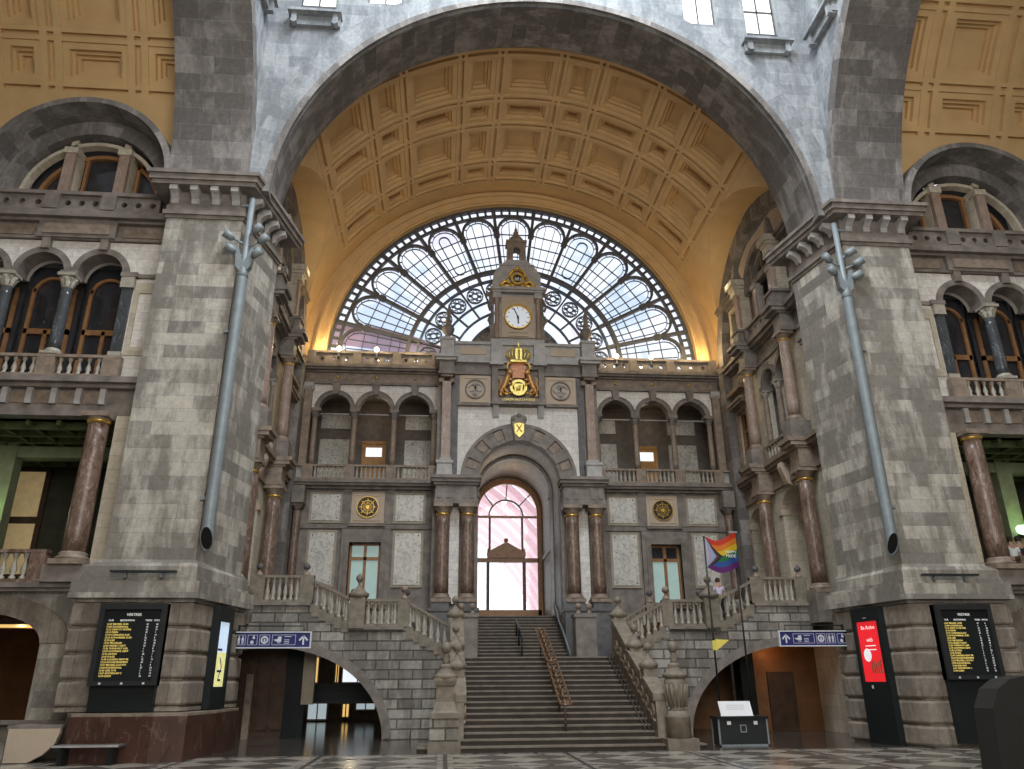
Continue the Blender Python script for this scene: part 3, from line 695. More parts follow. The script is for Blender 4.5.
# ------------------------------------------------------------------ facade below the fan window
def fbox(T, u0, u1, d0, d1, z0, z1): m = MB(T); m.box(u0, u1, d0, d1, z0, z1); return m
n_trim = 6
def trim(mb, mat, kids=()):
    global n_trim
    o = struct('trim_%d' % n_trim, mb, mat); n_trim += 1; return o
for s in (-1, 1):
    T = main_T(s); sd = SIDE[s]; nm = NM[s]
    # ashlar behind everything, lower tier with the window opening
    m = MB(T); m.plate([(2.04, 0), (4.6, 0), (4.6, 3.9), (11.9, 3.9), (11.9, 11.2), (2.04, 11.2)], [rect(6.64, 8.16, 5.2, 8.2)], UZ, -.5, 0); struct('wall_facade_' + nm, m, 'grey')
    m = fbox(T, 10.98, 12.2, .0, 1.0, 0, 17.6); 
    struct('wall_corner_' + nm, m, 'soffit')
    # arcade tier: white spandrels with three arch notches
    cs = (9.37, 7.34, 5.31)
    outl = [(11.0, 15.02)]
    for c in cs: outl += [(c + .82 * COS(a), 15.02 + .82 * SIN(a)) for a in range(0, 181, 10)]
    outl += [(4.0, 15.02), (4.0, 16.4), (11.0, 16.4)]
    m = MB(T); m.plate(outl, [], UZ, -.45, 0); struct('wall_arcade_' + nm, m, 'white')
    m = MB(T)
    for c in cs: m.arc(UZ, c, 15.02, .80, 1.01, -.4, .09, 0, 180, 18); m.arc(UZ, c, 15.02, .98, 1.04, -.3, .13, 0, 180, 18)
    for k in (10.3, 8.36, 6.33, 4.3): m.box(k - .24, k + .24, -.4, .15, 14.9, 15.06)
    for c in cs: m.plate([(c - .14, 15.8), (c + .14, 15.8), (c + .2, 16.38), (c - .2, 16.38)], [], UZ, 0, .24)
    trim(m, 'grey')
    for k, c in enumerate(cs):
        pos = ('beside the corner pier', 'in the middle', 'beside the clock block')[k]
        r = thing('tie_rod', 'thin pale tie rod of the upper arcade arch %s %s' % (pos, sd), 'rod', T(c, -.1, 14.8), 'tie rods across the arcade arches')
        q = MB(); q.tube([T(c - .84, -.1, 14.8), T(c + .84, -.1, 14.8)], .035, 8); build('rod', q, 'lightgrey', r)
        for e in (-.8, .8): q = MB(); q.lathe(T(c + e, 0, 0)[0], 38.1, [(.06, 14.73), (.06, 14.87)], 8); build('socket', q, 'dark', r)
    for u, lab in ((8.36, 'nearer the corner pier'), (6.33, 'nearer the clock block')):
        column('arcade_column', 'slim stone arcade column %s in the upper arcade %s' % (lab, sd), s * u, 38.1, 11.95, 14.92, .15, 'brownstone', 'grey', 'slim columns of the upper arcade', ring=None, capstyle='corinthian')
    for u, lab in ((10.36, 'against the corner pier'), (4.28, 'against the clock block')):
        column('arcade_column', 'slim engaged end column of the upper arcade, %s %s' % (lab, sd), s * u, 38.1, 11.95, 14.92, .14, 'brownstone', 'grey', 'slim columns of the upper arcade', ring=None, capstyle='corinthian')
    # corner pilaster
    p = thing('pilaster', 'tall narrow brown pilaster with scrolled capital in the facade corner ' + sd, 'pilaster', T(10.75, .15, 11.3), 'corner pilasters')
    build('shaft', fbox(T, 10.56, 10.94, 0, .25, 11.9, 16.1), 'brownstone', p); build('base', fbox(T, 10.5, 11.0, 0, .32, 11.25, 11.95), 'lightgrey', p)
    q = fbox(T, 10.5, 11.0, 0, .33, 16.15, 16.38); q.lathe(10.55, .2, [(.1, 16.0), (.12, 16.1), (.1, 16.2)], 8); q.lathe(10.95, .2, [(.1, 16.0), (.12, 16.1), (.1, 16.2)], 8); q.box(10.56, 10.94, 0, .26, 16.08, 16.2); build('capital', q, 'lightgrey', p)
    # frieze, cornice, parapet
    m = fbox(T, 4.0, 11.1, -.45, .06, 16.38, 17.08); trim(m, 'brownstone')
    m = fbox(T, 4.0, 11.1, 0, .16, 16.38, 16.5); m.box(4.0, 11.1, 0, .2, 17.02, 17.1); m.box(4.0, 11.15, 0, .42, 17.1, 17.2); m.box(4.0, 11.15, 0, .55, 17.2, 17.36); trim(m, 'grey')
    for k, c in enumerate(cs):
        q = MB(); q.ball(*T(c, .1, 16.78), .075)
        build('rosette', q, 'gold', None, T(c, .1, 16.78), label='small gilt rosette on the frieze over the arch %s %s' % (('beside the corner pier', 'in the middle', 'beside the clock block')[k], sd), cat='ornament', group='gilt rosettes on the frieze')
    parapet('pierced grey stone parapet under the fan window ' + sd, T, 4.15, 10.95, .12, 17.36, 18.2, [4.3, 6.33, 8.4, 10.75], 3, pw=.42, group='parapets under the fan window')
    for u, lab in ((9.35, 'nearer the corner'), (7.4, 'nearer the clock')) if s < 0 else ((5.45, 'nearer the clock'), (7.35, 'nearer the corner')):
        l = thing('globe_lamp', 'white globe lamp on the parapet under the fan window %s, %s' % (sd, lab), 'lamp', T(u, .15, 18.2), 'globe lamps on the parapet')
        q = MB(); q.ball(*T(u, .35, 18.28), .14); build('globe', q, 'lamp', l); q = MB(); q.lathe(*T(u, .35, 0)[:2], [(.09, 17.75), (.05, 17.85), (.04, 18.1)], 8); q.box(*sorted((T(u, .35, 0)[0] - .03, T(u, .35, 0)[0] + .03)), 37.6, 37.9, 17.75, 17.8); build('bracket', q, 'iron', l)
    # room behind the arcade
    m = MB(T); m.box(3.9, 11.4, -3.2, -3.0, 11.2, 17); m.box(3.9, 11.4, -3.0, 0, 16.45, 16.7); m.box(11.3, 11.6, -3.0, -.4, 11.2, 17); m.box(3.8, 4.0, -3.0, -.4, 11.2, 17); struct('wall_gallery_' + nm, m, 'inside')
    m = fbox(T, 3.9, 11.6, -3.2, -.51, 10.9, 11.25); struct('floor_gallery_' + nm, m, 'grey')
    m = fbox(T, 8.9, 10.5, -3.02, -2.9, 11.4, 14.3); m.box(4.3, 5.9, -3.02, -2.9, 11.4, 14.3); m.box(8.9, 10.5, -3.02, -2.9, 14.9, 15.7); m.box(4.3, 5.9, -3.02, -2.9, 14.9, 15.7); trim(m, 'veined')
    m = MB(T); m.box(6.9, 7.05, -3.0, -2.85, 11.25, 14.1); m.box(8.05, 8.2, -3.0, -2.85, 11.25, 14.1); m.box(6.9, 8.2, -3.0, -2.85, 14.05, 14.2)
    dr = struct('door_%d' % (1 if s < 0 else 2), m, 'oak'); struct('leaf', fbox(T, 7.05, 8.05, -2.98, -2.92, 11.25, 14.05), 'oak', dr); struct('pane', fbox(T, 7.12, 7.98, -2.94, -2.9, 13.35, 13.85), 'glow', dr)
    # arcade balustrade and the cornice below
    balustrade('stone balustrade along the upper arcade of the facade ' + sd, T, 4.1, 10.95, .38, 11.22, 11.98, [4.25, 6.33, 8.36, 10.4], 7, group='balustrades of the facade arcade', mat='brownstone', postw=.5)
    m = fbox(T, 4.0, 11.15, 0, .62, 11.06, 11.22); m.box(4.0, 11.1, 0, .5, 10.94, 11.06); m.box(4.0, 11.1, 0, .22, 10.82, 10.94)
    for u in (8.4, 6.35): m.box(u - .22, u + .22, 0, .12, 9.1, 10.82)
    m.box(4.0, 11.0, 0, .1, 8.88, 9.08); trim(m, 'grey')
    # marble panels and the medallion
    for u0, u1, z0, z1, lab, mt in ((8.62, 10.22, 9.15, 10.68, 'squarish veined marble panel beside the gilt medallion, toward the corner, ', 'veined'), (4.56, 6.14, 9.15, 10.68, 'squarish veined marble panel beside the gilt medallion, toward the portal, ', 'veined'),
                                    (8.78, 10.18, 6.1, 8.8, 'tall veined marble panel beside the wooden window, toward the corner, ', 'veined'), (4.61, 6.1, 6.1, 8.8, 'tall veined marble panel beside the wooden window, toward the portal, ', 'veined')):
        t = thing('marble_plaque', lab + sd, 'wall panel', T((u0 + u1) / 2, 0, z0), 'veined marble panels of the facade')
        build('slab', fbox(T, u0 + .12, u1 - .12, 0, .1, z0 + .12, z1 - .12), mt, t)
        q = MB(T); q.plate(rect(u0, u1, z0, z1), [rect(u0 + .12, u1 - .12, z0 + .12, z1 - .12)], UZ, 0, .07); build('border', q, 'border', t)
        for a in (u0 + .24, u1 - .24):
            for b in (z0 + .24, z1 - .24): q = MB(); q.ball(*T(a, .11, b), .035, n=5); build('stud', q, 'dark', t)
    t = thing('medallion', 'round gilt sunburst medallion on a square cream panel over the wooden window ' + sd, 'medallion', T(7.4, 0, 9.1), 'gilt medallions on the facade')
    build('panel', fbox(T, 6.58, 8.2, 0, .1, 9.15, 10.68), 'cream', t); q = MB(T); q.plate(rect(6.72, 8.06, 9.26, 10.58), [rect(6.8, 7.98, 9.34, 10.5)], UZ, .1, .14); build('moulding', q, 'cream', t)
    q = MB(); x, y, z = T(7.39, .1, 9.93); q.add(*cyl_y(x, y - .05, y, z, .53, 32)); build('disc', q, 'bronze', t)
    q = MB()
    for r0, r1 in ((.5, .53), (.3, .325), (.0, .1)): q.arc(lambda a, b, w: (x + a, w, z + b), 0, 0, r0, r1, y - .1, y - .02, 0, 360, 32)
    for k in range(16): a = k * 22.5; bar2(q, (x + .14 * COS(a), z + .14 * SIN(a)), (x + (.24 if k % 2 else .42) * COS(a), z + (.24 if k % 2 else .42) * SIN(a)), .022, y - .09, y - .03)
    build('rays', q, 'gold', t)
    m = fbox(T, 6.5, 8.3, 0, .25, 8.98, 9.1); trim(m, 'grey')
    # wooden window with stone surround
    m = MB(T); m.plate(rect(6.2, 8.55, 5.1, 8.85), [rect(6.64, 8.16, 5.2, 8.2)], UZ, 0, .18); m.plate(rect(6.4, 8.35, 5.15, 8.5), [rect(6.64, 8.16, 5.2, 8.2)], UZ, 0, .25); trim(m, 'grey')
    f = fbox(T, 6.66, 6.76, -.3, -.15, 5.2, 8.2); f.box(8.04, 8.14, -.3, -.15, 5.2, 8.2); f.box(7.33, 7.47, -.3, -.12, 5.2, 8.2); f.box(6.66, 8.14, -.3, -.12, 7.4, 7.55); f.box(6.66, 8.14, -.3, -.15, 8.1, 8.2); f.box(6.66, 8.14, -.3, -.15, 5.2, 5.3)
    w = struct('window_%d' % n_win, f, 'wood'); n_win += 1
    g = fbox(T, 6.7, 8.1, -.26, -.22, 5.2, 7.42); struct('pane', g, 'greyglass', w); g = fbox(T, 6.7, 8.1, -.26, -.22, 7.5, 8.15); struct('pane', g, 'greyglass' if s < 0 else 'darkglass', w)
    column('marble_column', 'slim red-brown marble column in the lower corner of the facade ' + sd, s * 10.72, 37.65, 5.3, 10.0, .2, 'red', 'grey', 'slim corner columns', ring=None)
    m = fbox(T, 10.4, 11.1, 0, .75, 10.0, 10.85); m.box(10.4, 11.1, 0, .7, 0, 5.3); trim(m, 'grey')

# ------------------------------------------------------------------ portal block with the clock tower
PT = lambda u, d, z: (u, 37.0 - d, z)
for s in (-1, 1):
    sd = SIDE[s]; T = lambda u, d, z: (s * u, 37.0 - d, z)
    m = MB(T); m.box(2.04, 4.2, -1.0, 0, 0, 11.15); struct('wall_portal_' + NM[s], m, 'grey')
    m = fbox(T, 2.9, 3.36, 0, .12, 5.26, 9.8); trim(m, 'white')
    m = fbox(T, 1.98, 4.2, 0, 1.0, 0, 4.9); m.box(1.95, 4.25, 0, 1.06, 4.86, 5.0); m.box(3.3, 4.12, .1, .98, 5.0, 5.27); m.box(2.05, 2.92, .1, .98, 5.0, 5.27); trim(m, 'dark')
    for u, lab in ((2.5, 'nearer the doorway'), (3.68, 'farther from the doorway')):
        column('marble_column', 'polished red-brown marble portal column %s %s' % (lab, sd), s * u, 36.42, 5.26, 9.78, .33, 'red', 'brownstone', 'red marble portal columns')
    m = fbox(T, 2.05, 4.12, 0, .95, 9.78, 10.0); m.box(2.1, 4.08, 0, .88, 10.0, 10.66); m.box(2.03, 4.16, 0, 1.0, 10.66, 10.8); m.box(1.92, 4.28, 0, 1.15, 10.8, 10.95); m.box(1.88, 4.32, 0, 1.25, 10.95, 11.1)
    for u in (2.3, 2.7, 3.48, 3.88): m.box(u - .1, u + .1, .85, .93, 10.05, 10.62)
    trim(m, 'grey')
    # upper pilasters
    p = thing('pilaster', 'tall pinkish marble pilaster with scrolled capital flanking the great arch ' + sd, 'pilaster', T(3.65, .3, 11.1), 'pinkish pilasters beside the arch')
    q = fbox(T, 3.3, 4.05, .0, .72, 11.1, 11.95); q.box(3.26, 4.1, 0, .78, 11.8, 11.95); q.box(3.26, 4.1, 0, .78, 11.1, 11.25); build('pedestal', q, 'lightgrey', p)
    build('shaft', fbox(T, 3.44, 3.87, 0, .5, 12.1, 16.15), 'pinkmarble', p); q = fbox(T, 3.38, 3.93, 0, .56, 11.95, 12.12); build('base', q, 'lightgrey', p)
    q = fbox(T, 3.36, 3.95, 0, .6, 16.38, 16.52); 
    for u in (3.4, 3.91): q.lathe(u, .3, [(.14, 16.12), (.16, 16.2), (.14, 16.4)], 10)
    build('capital', q, 'brownstone', p)
    m = fbox(T, 3.06, 3.36, 0, .12, 11.1, 16.5); trim(m, 'dark')
    # relief panel
    t = thing('relief_plaque', 'square cream panel with a round carved monogram beside the gilded coat of arms ' + sd, 'relief', T(2.22, .05, 15.06), 'monogram relief panels')
    build('panel', fbox(T, 1.42, 3.0, 0, .12, 15.06, 16.65), 'cream', t)
    q = MB(T); q.plate(rect(1.5, 2.92, 15.16, 16.56), [rect(1.6, 2.82, 15.26, 16.46)], UZ, .12, .17); build('moulding', q, 'cream', t)
    q = MB(T); q.arc(UZ, 2.2, 15.88, .46, .53, .1, .2, 0, 360, 28); build('ring', q, 'grey', t)
    q = MB(T)
    for c0, c1, r, a in ((2.03, 15.95, .19, 0), (2.37, 15.95, .19, 0), (2.2, 15.72, .15, 90), (2.2, 16.08, .12, 0)): q.arc(UZ, c0, c1, r - .045, r + .03, .1, .2, a, a + 300, 16)
    q.box(2.17, 2.23, .1, .2, 15.5, 16.2); build('monogram', q, 'lightgrey', t)
    # entablature and attic of the block
    m = fbox(T, 3.25, 4.1, 0, .72, 16.5, 16.62); m.box(3.3, 4.05, 0, .66, 16.62, 17.2); m.box(0, 3.4, 0, .14, 16.7, 17.3) ; m.box(0, 3.4, 0, .2, 16.68, 16.8); trim(m, 'grey')
    m = fbox(T, 0, 4.1, -.8, .35, 17.3, 17.42); m.box(3.2, 4.25, -.8, .85, 17.2, 17.34); m.box(3.15, 4.32, -.8, .95, 17.34, 17.5); m.box(0, 3.3, -.8, .28, 17.42, 18.3); m.box(0, 3.3, -.8, .4, 18.3, 18.45)
    m.box(.82, 1.42, 0, .5, 17.2, 18.4); m.box(.76, 1.48, 0, .6, 17.12, 17.24); trim(m, 'lightgrey')
    m = fbox(T, 1.7, 3.0, .28, .33, 17.75, 18.15); trim(m, 'cream')
    f = thing('stone_finial', 'pointed stone finial on the attic block beside the clock tower ' + sd, 'finial', T(3.65, .3, 17.5), 'attic finials')
    q = fbox(T, 3.32, 4.0, -.3, .62, 17.5, 18.42); q.box(3.26, 4.06, -.34, .68, 18.42, 18.56); build('block', q, 'lightgrey', f)
    q = MB(); q.lathe(*T(3.66, .2, 0)[:2], [(.26, 18.56), (.26, 18.66), (.12, 18.78), (.16, 18.86), (.3, 19.02), (.34, 19.2), (.26, 19.38), (.13, 19.5), (.18, 19.62), (.12, 19.75), (.1, 20.1), (.13, 20.2), (.05, 20.4), (.02, 20.66)], 12); build('spire', q, 'grey', f)
    # brackets beneath the coat of arms
    q = MB(T); q.plate([(.05, 15.08), (.3, 15.08), (.34, 14.9), (.2, 14.6), (.1, 14.42), (0, 14.42)], [], lambda a, b, w: (w, a, b), 1.0, 1.3)
    build('console', q, 'lightgrey', None, T(1.15, 0, 14.42), label='small scrolled stone console under the coat of arms ' + sd, cat='bracket', group='consoles under the coat of arms')
# upper wall of the block with the arch
m = MB(); out = [(-3.4, 11.1)] + [(2.03 * COS(a), 11.15 + 2.03 * SIN(a)) for a in range(180, -1, -6)] + [(3.4, 11.1), (3.4, 15.1), (-3.4, 15.1)]
m.plate(out, [], lambda a, b, w: (a, 37.0 - w, b), -.6, 0); struct('wall_arch', m, 'white')
m = MB(); m.box(-3.4, 3.4, 36.95, 37.8, 15.1, 17.3); m.box(-4.1, -3.06, 36.98, 37.9, 11.1, 17.3); m.box(3.06, 4.1, 36.98, 37.9, 11.1, 17.3); m.box(-3.1, 3.1, 36.78, 37.0, 14.98, 15.1); struct('wall_attic', m, 'grey')
PW = lambda a, b, w: (a, 37.0 - w, b)
m = MB(); m.arc(PW, 0, 11.15, 2.03, 2.86, 0, .1, 0, 180, 40); m.arc(PW, 0, 11.15, 2.74, 2.9, 0, .22, 0, 180, 40)
for k in range(0, 15, 2): a = 6 + k * 12; m.arc(PW, 0, 11.15, 2.03, 2.76, .0, .2, a - 6, a + 6, 4) if abs(a - 90) > 8 else None
m.arc(PW, 0, 11.15, 2.0, 2.12, -.5, .14, 0, 180, 40); trim(m, 'grey')
m = MB()
for k in range(1, 15, 2): a = 6 + k * 12; m.arc(PW, 0, 11.15, 2.2, 2.7, .02, .14, a - 4.5, a + 4.5, 3) if abs(a - 90) > 8 else None
trim(m, 'brownstone')
k_ = thing('keystone', 'scrolled keystone with a gilt shield at the top of the portal arch', 'keystone', (0, 36.7, 13.2))
m = MB(PW); m.T = IDENT; m.plate([(-.22, 13.1), (.22, 13.1), (.38, 14.2), (.25, 14.42), (-.25, 14.42), (-.38, 14.2)], [], FX, 36.55, 37.0); m.lathe(-.3, 36.6, [(.09, 14.1), (.12, 14.25), (.06, 14.38)], 8); m.lathe(.3, 36.6, [(.09, 14.1), (.12, 14.25), (.06, 14.38)], 8); m.ball(0, 36.6, 14.4, .13); build('stone', m, 'grey', k_)
m = MB(); m.plate([(0, 13.22), (.22, 13.45), (.25, 13.93), (0, 14.0), (-.25, 13.93), (-.22, 13.45)], [], FX, 36.46, 36.56); build('shield', m, 'goldlight', k_)
m = MB(); bar2(m, (-.13, 13.5), (.13, 13.88), .06, 36.43, 36.47); bar2(m, (.13, 13.5), (-.13, 13.88), .06, 36.43, 36.47); build('emblem', m, 'copper', k_)
# passage behind the arch
for s in (-1, 1):
    m = MB(); m.box(min(s * 2.03, s * 2.6), max(s * 2.03, s * 2.6), 37.6, 44.6, 4.8, 11.15); struct('wall_passage_' + NM[s], m, 'brownstone')
    m = MB(); m.box(min(s * 1.88, s * 2.05), max(s * 1.88, s * 2.05), 39.7, 40.1, 4.95, 11.0); m.box(min(s * 1.8, s * 2.05), max(s * 1.8, s * 2.05), 39.6, 40.2, 10.9, 11.15); m.box(min(s * 1.97, s * 2.05), max(s * 1.97, s * 2.05), 40.4, 44.3, 8.3, 8.5); trim(m, 'lightgrey')
m = MB(); m.arc(FX, 0, 11.15, 2.03, 2.5, 37.6, 44.6, 0, 180, 30); struct('ceiling_passage', m, 'brownstone')
m = MB(); m.arc(FX, 0, 11.15, 1.88, 2.06, 39.7, 40.1, 0, 180, 30); trim(m, 'lightgrey')
m = MB(); m.box(-2.6, 2.6, 40, 60, 4.6, 4.95); struct('floor_platform', m, 'grey')
# the door with its arched light
DY = 44.3
m = MB(); out = rect(-8, 8, 4.9, 20); m.plate(out, [[(-1.95, 4.95), (1.95, 4.95), (1.95, 11.0)] + [(1.95 * COS(a), 11.03 + 1.95 * SIN(a)) for a in range(0, 181, 9)] + [(-1.95, 11.0)]], FX, DY + .1, DY + .4); struct('wall_platform', m, 'brownstone')
f = MB(); f.arc(FX, 0, 11.03, 1.72, 1.97, DY - .1, DY + .1, 0, 180, 30)
for x0, x1 in ((-1.97, -1.72), (1.72, 1.97)): f.box(x0, x1, DY - .1, DY + .1, 4.95, 11.03)
f.box(-1.8, 1.8, DY - .1, DY + .1, 8.2, 8.44); f.box(-1.8, 1.8, DY - .08, DY + .08, 10.74, 10.86); f.box(-1.9, 1.9, DY - .1, DY + .1, 4.95, 5.6)
door = struct('door_3', f, 'wood')
f = MB(); f.box(-1.08, -.96, DY - .06, DY + .06, 8.4, 10.8); f.box(.8, .92, DY - .06, DY + .06, 8.4, 10.8); f.box(-1.2, -1.02, DY - .08, DY + .08, 5.5, 8.25); f.box(.86, 1.04, DY - .08, DY + .08, 5.5, 8.25)
f.arc(FX, -.08, 10.8, .95, 1.03, DY - .06, DY + .06, 0, 180, 20)
for a in (40, 90, 140): bar2(f, (-.08 + .98 * COS(a), 10.8 + .98 * SIN(a)), (1.8 * COS(a) * 1.0, 11.03 + 1.78 * SIN(a)), .06, DY - .05, DY + .05)
struct('glazing_bar', f, 'darkwood', door)
f = MB(); f.plate([(-1.15, 8.44), (1.0, 8.44), (1.05, 8.7), (1.0, 8.76), (0, 9.3), (-.08, 9.34), (-.16, 9.3), (-1.15, 8.76), (-1.2, 8.7)], [], FX, DY - .22, DY + .05); f.ball(-.08, DY - .1, 9.44, .13); f.lathe(-1.1, DY - .1, [(.04, 8.7), (.07, 8.85), (.01, 9.0)], 8); f.lathe(.95, DY - .1, [(.04, 8.7), (.07, 8.85), (.01, 9.0)], 8)
struct('pediment', f, 'wood', door)
f = MB(); f.add([(1.72 * COS(a), DY, 11.03 + 1.72 * SIN(a)) for a in range(0, 181, 10)] + [(-1.72, DY, 5.6), (1.72, DY, 5.6)], [tuple(range(21))]); struct('pane', f, 'glass', door)
# what stands beyond the door: the arched roof of the train shed
for k in range(11):
    t = MB(); t.arc(FX, -14.0, 1.0, 26.0, 26.7, 54 + k * 6.4, 56.8 + k * 6.4, 12, 120, 30)
    build('roof_arch', t, 'pinksteel', None, (-14, 54 + k * 6.4, 20), label='pink painted steel roof arch of the train shed beyond the door', cat='roof arch', group='train shed arches beyond the door')
# ------------------------------------------------------------------ coat of arms
ca = thing('coat_of_arms', 'large gilded coat of arms with crown and two lions above the portal arch', 'coat of arms', (0, 36.7, 15.0))
m = MB(); m.plate(rect(-1.36, 1.36, 15.06, 17.2), [rect(-1.05, 1.05, 15.3, 16.95)], FX, 36.62, 37.0); m.box(-1.42, 1.42, 36.52, 37.0, 15.0, 15.12); build('frame', m, 'grey', ca)
m = MB(); m.box(-1.05, 1.05, 36.85, 36.95, 15.3, 17.0); build('field', m, 'brownstone', ca)
m = MB(); m.arc(FX, 0, 15.92, .3, .44, 36.55, 36.7, 0, 360, 24); m.plate([(0, 15.55), (.2, 15.7), (.24, 16.15), (-.24, 16.15), (-.2, 15.7)], [], FX, 36.6, 36.72); m.ball(0, 36.6, 15.86, .12); m.tube([(-.1, 36.58, 15.75), (-.02, 36.55, 15.95), (.1, 36.58, 16.02)], .04, 6); build('shield', m, 'goldlight', ca)
m = MB(); m.plate([(-.42, 17.3), (.42, 17.3), (.36, 16.8), (.3, 16.45), (-.3, 16.45), (-.36, 16.8)], [], FX, 36.6, 36.8); build('mantle', m, 'copper', ca)
m = MB(); m.box(-.42, .42, 36.4, 36.75, 17.28, 17.4)
for k in range(-3, 4):
    m.tube([(k * .13, 36.42, 17.38), (k * .17, 36.35, 17.7), (k * .15, 36.4, 17.95)], .045, 6)
m.box(-.16, -.06, 36.3, 36.4, 17.36, 17.98); m.box(.06, .16, 36.3, 36.4, 17.36, 17.98)
m.tube([(-.5, 36.42, 17.98), (.5, 36.42, 17.98)], .05, 6); m.ball(0, 36.42, 18.1, .1); m.box(-.03, .03, 36.4, 36.46, 18.15, 18.35); build('crown', m, 'goldlight', ca)
for s in (-1, 1):
    m = MB()  # rearing lion: body, mane, legs, tail
    m.tube([(s * .95, 36.6, 15.5), (s * .85, 36.58, 15.75), (s * .7, 36.56, 16.05), (s * .58, 36.54, 16.4), (s * .5, 36.52, 16.62)], [.08, .14, .15, .16, .12], 8)
    m.ball(s * .46, 36.48, 16.72, .16); m.ball(s * .38, 36.4, 16.68, .08)
    m.tube([(s * .56, 36.5, 16.4), (s * .4, 36.48, 16.3), (s * .28, 36.48, 16.38)], [.07, .06, .05], 6); m.tube([(s * .6, 36.5, 16.2), (s * .45, 36.48, 16.05), (s * .32, 36.48, 16.1)], [.07, .06, .05], 6)
    m.tube([(s * .78, 36.5, 15.85), (s * .62, 36.48, 15.68), (s * .5, 36.48, 15.5)], [.1, .07, .06], 6); m.tube([(s * .9, 36.5, 15.6), (s * .95, 36.48, 15.45), (s * .8, 36.48, 15.4)], [.08, .06, .05], 6)
    m.tube([(s * .92, 36.6, 15.6), (s * 1.02, 36.6, 15.9), (s * .9, 36.58, 16.15), (s * 1.0, 36.58, 16.35)], [.04, .04, .04, .06], 6); build('lion', m, 'dullgold', ca)
    for P_, R_ in (([(.3, 17.25), (.55, 17.2), (.6, 16.95), (.48, 16.8)], [.05, .07, .06, .03]), ([(.3, 15.62), (.6, 15.52), (.85, 15.6)], [.05, .06, .03]), ([(.42, 17.4), (.62, 17.7), (.55, 17.95)], [.03, .06, .03])):
        m = MB(); m.tube([(s * a_, 36.5, b_) for a_, b_ in P_], R_, 6); build('scroll', m, 'gold', ca)
text('inscription', "L'UNION FAIT LA FORCE", .17, (0, 36.5, 15.17), (PI / 2, 0, 0), 'goldlight', ca, .02, 'CENTER', .88)
m = MB(); m.box(-1.0, 1.0, 36.52, 36.64, 15.13, 15.34); build('scroll_band', m, 'grey', ca)

# ------------------------------------------------------------------ clock tower on the attic
ct = thing('clock_tower', 'stone clock tower with gilt crest, dome and lantern in front of the fan window', 'clock tower', (0, 37.0, 18.4))
m = MB(); m.box(-1.02, 1.02, 36.75, 37.9, 18.4, 21.35); m.box(-1.4, -.85, 36.7, 37.8, 18.4, 18.7); m.box(.85, 1.4, 36.7, 37.8, 18.4, 18.7); build('body', m, 'lightgrey', ct)
m = MB(); m.plate(rect(-.85, .85, 18.75, 21.15), [[(.0 + .74 * COS(a), 19.93 + .74 * SIN(a)) for a in range(0, 360, 12)]], FX, 36.62, 36.78); m.box(-.55, .55, 36.55, 36.75, 18.8, 19.02); m.box(-.5, .5, 36.5, 36.62, 18.98, 19.05); build('dial_panel', m, 'cream', ct)
m = MB(); m.arc(FX, 0, 19.93, .63, .69, 36.52, 36.75, 0, 360, 40); m.arc(FX, 0, 19.93, .76, .80, 36.58, 36.75, 0, 180, 30); build('dial_rim', m, 'gold', ct)
m = MB(); m.add(*cyl_y(0, 36.62, 36.7, 19.93, .64, 40)); dial = build('clock_dial', m, 'clock', ct)
m = MB()
for k in range(12): a = k * 30; bar2(m, (.5 * COS(a), 19.93 + .5 * SIN(a)), (.6 * COS(a), 19.93 + .6 * SIN(a)), .03, 36.6, 36.62)
build('hour_marks', m, 'inkblack', dial)
m = MB(); bar2(m, (.06, 19.83), (-.22, 20.45), .05, 36.57, 36.6); build('minute_hand', m, 'inkblack', dial)
m = MB(); bar2(m, (-.0, 20.03), (.03, 19.55), .07, 36.58, 36.61); m.add(*cyl_y(0, 36.56, 36.62, 19.93, .06, 12)); build('hour_hand', m, 'inkblack', dial)
for s in (-1, 1):
    m = MB(); m.lathe(s * 1.1, 36.75, [(.2, 18.7), (.2, 18.8), (.14, 18.86), (.13, 20.8), (.17, 20.86), (.2, 20.95), (.2, 21.1)], 14); build('side_column', m, 'pinkmarble', ct)
    m = MB(); m.box(min(s * .9, s * 1.32), max(s * .9, s * 1.32), 36.55, 37.4, 21.05, 21.4); build('impost', m, 'lightgrey', ct)
    m = MB(); m.T = IDENT
    m.plate([(s * 1.25, 18.45), (s * 1.85, 18.45), (s * 1.75, 18.75), (s * 1.5, 18.95), (s * 1.42, 19.4), (s * 1.52, 19.8), (s * 1.4, 20.4), (s * 1.5, 21.1), (s * 1.25, 21.3)], [], FX, 36.85, 37.2); m.tube([(s * 1.5, 36.85, 18.65), (s * 1.68, 36.85, 18.75), (s * 1.7, 36.85, 18.95), (s * 1.55, 36.85, 19.0)], .07, 6); m.tube([(s * 1.4, 36.85, 19.6), (s * 1.55, 36.82, 19.8), (s * 1.45, 36.82, 20.1)], .07, 6); m.tube([(s * 1.45, 36.85, 20.4), (s * 1.55, 36.82, 20.7), (s * 1.42, 36.82, 21.0)], .07, 6); m.ball(s * 1.58, 36.9, 21.4, .14); m.ball(s * 1.55, 36.9, 21.72, .08)
    build('side_scroll', m, 'grey', ct)
m = MB(); m.box(-1.35, 1.35, 36.5, 37.9, 21.38, 21.5); m.box(-1.48, 1.48, 36.4, 37.95, 21.5, 21.66); build('cornice', m, 'lightgrey', ct)
m = MB(); m.plate([(-1.3, 21.66), (1.3, 21.66), (1.28, 22.6), (.92, 23.12), (-.92, 23.12), (-1.28, 22.6)], [], FX, 36.75, 37.85); m.box(-.95, .95, 36.7, 37.9, 23.1, 23.2); m.box(-.75, .75, 36.8, 37.8, 23.2, 23.36); m.box(-.62, .62, 36.85, 37.75, 23.36, 23.55); build('roof', m, 'lightgrey', ct)
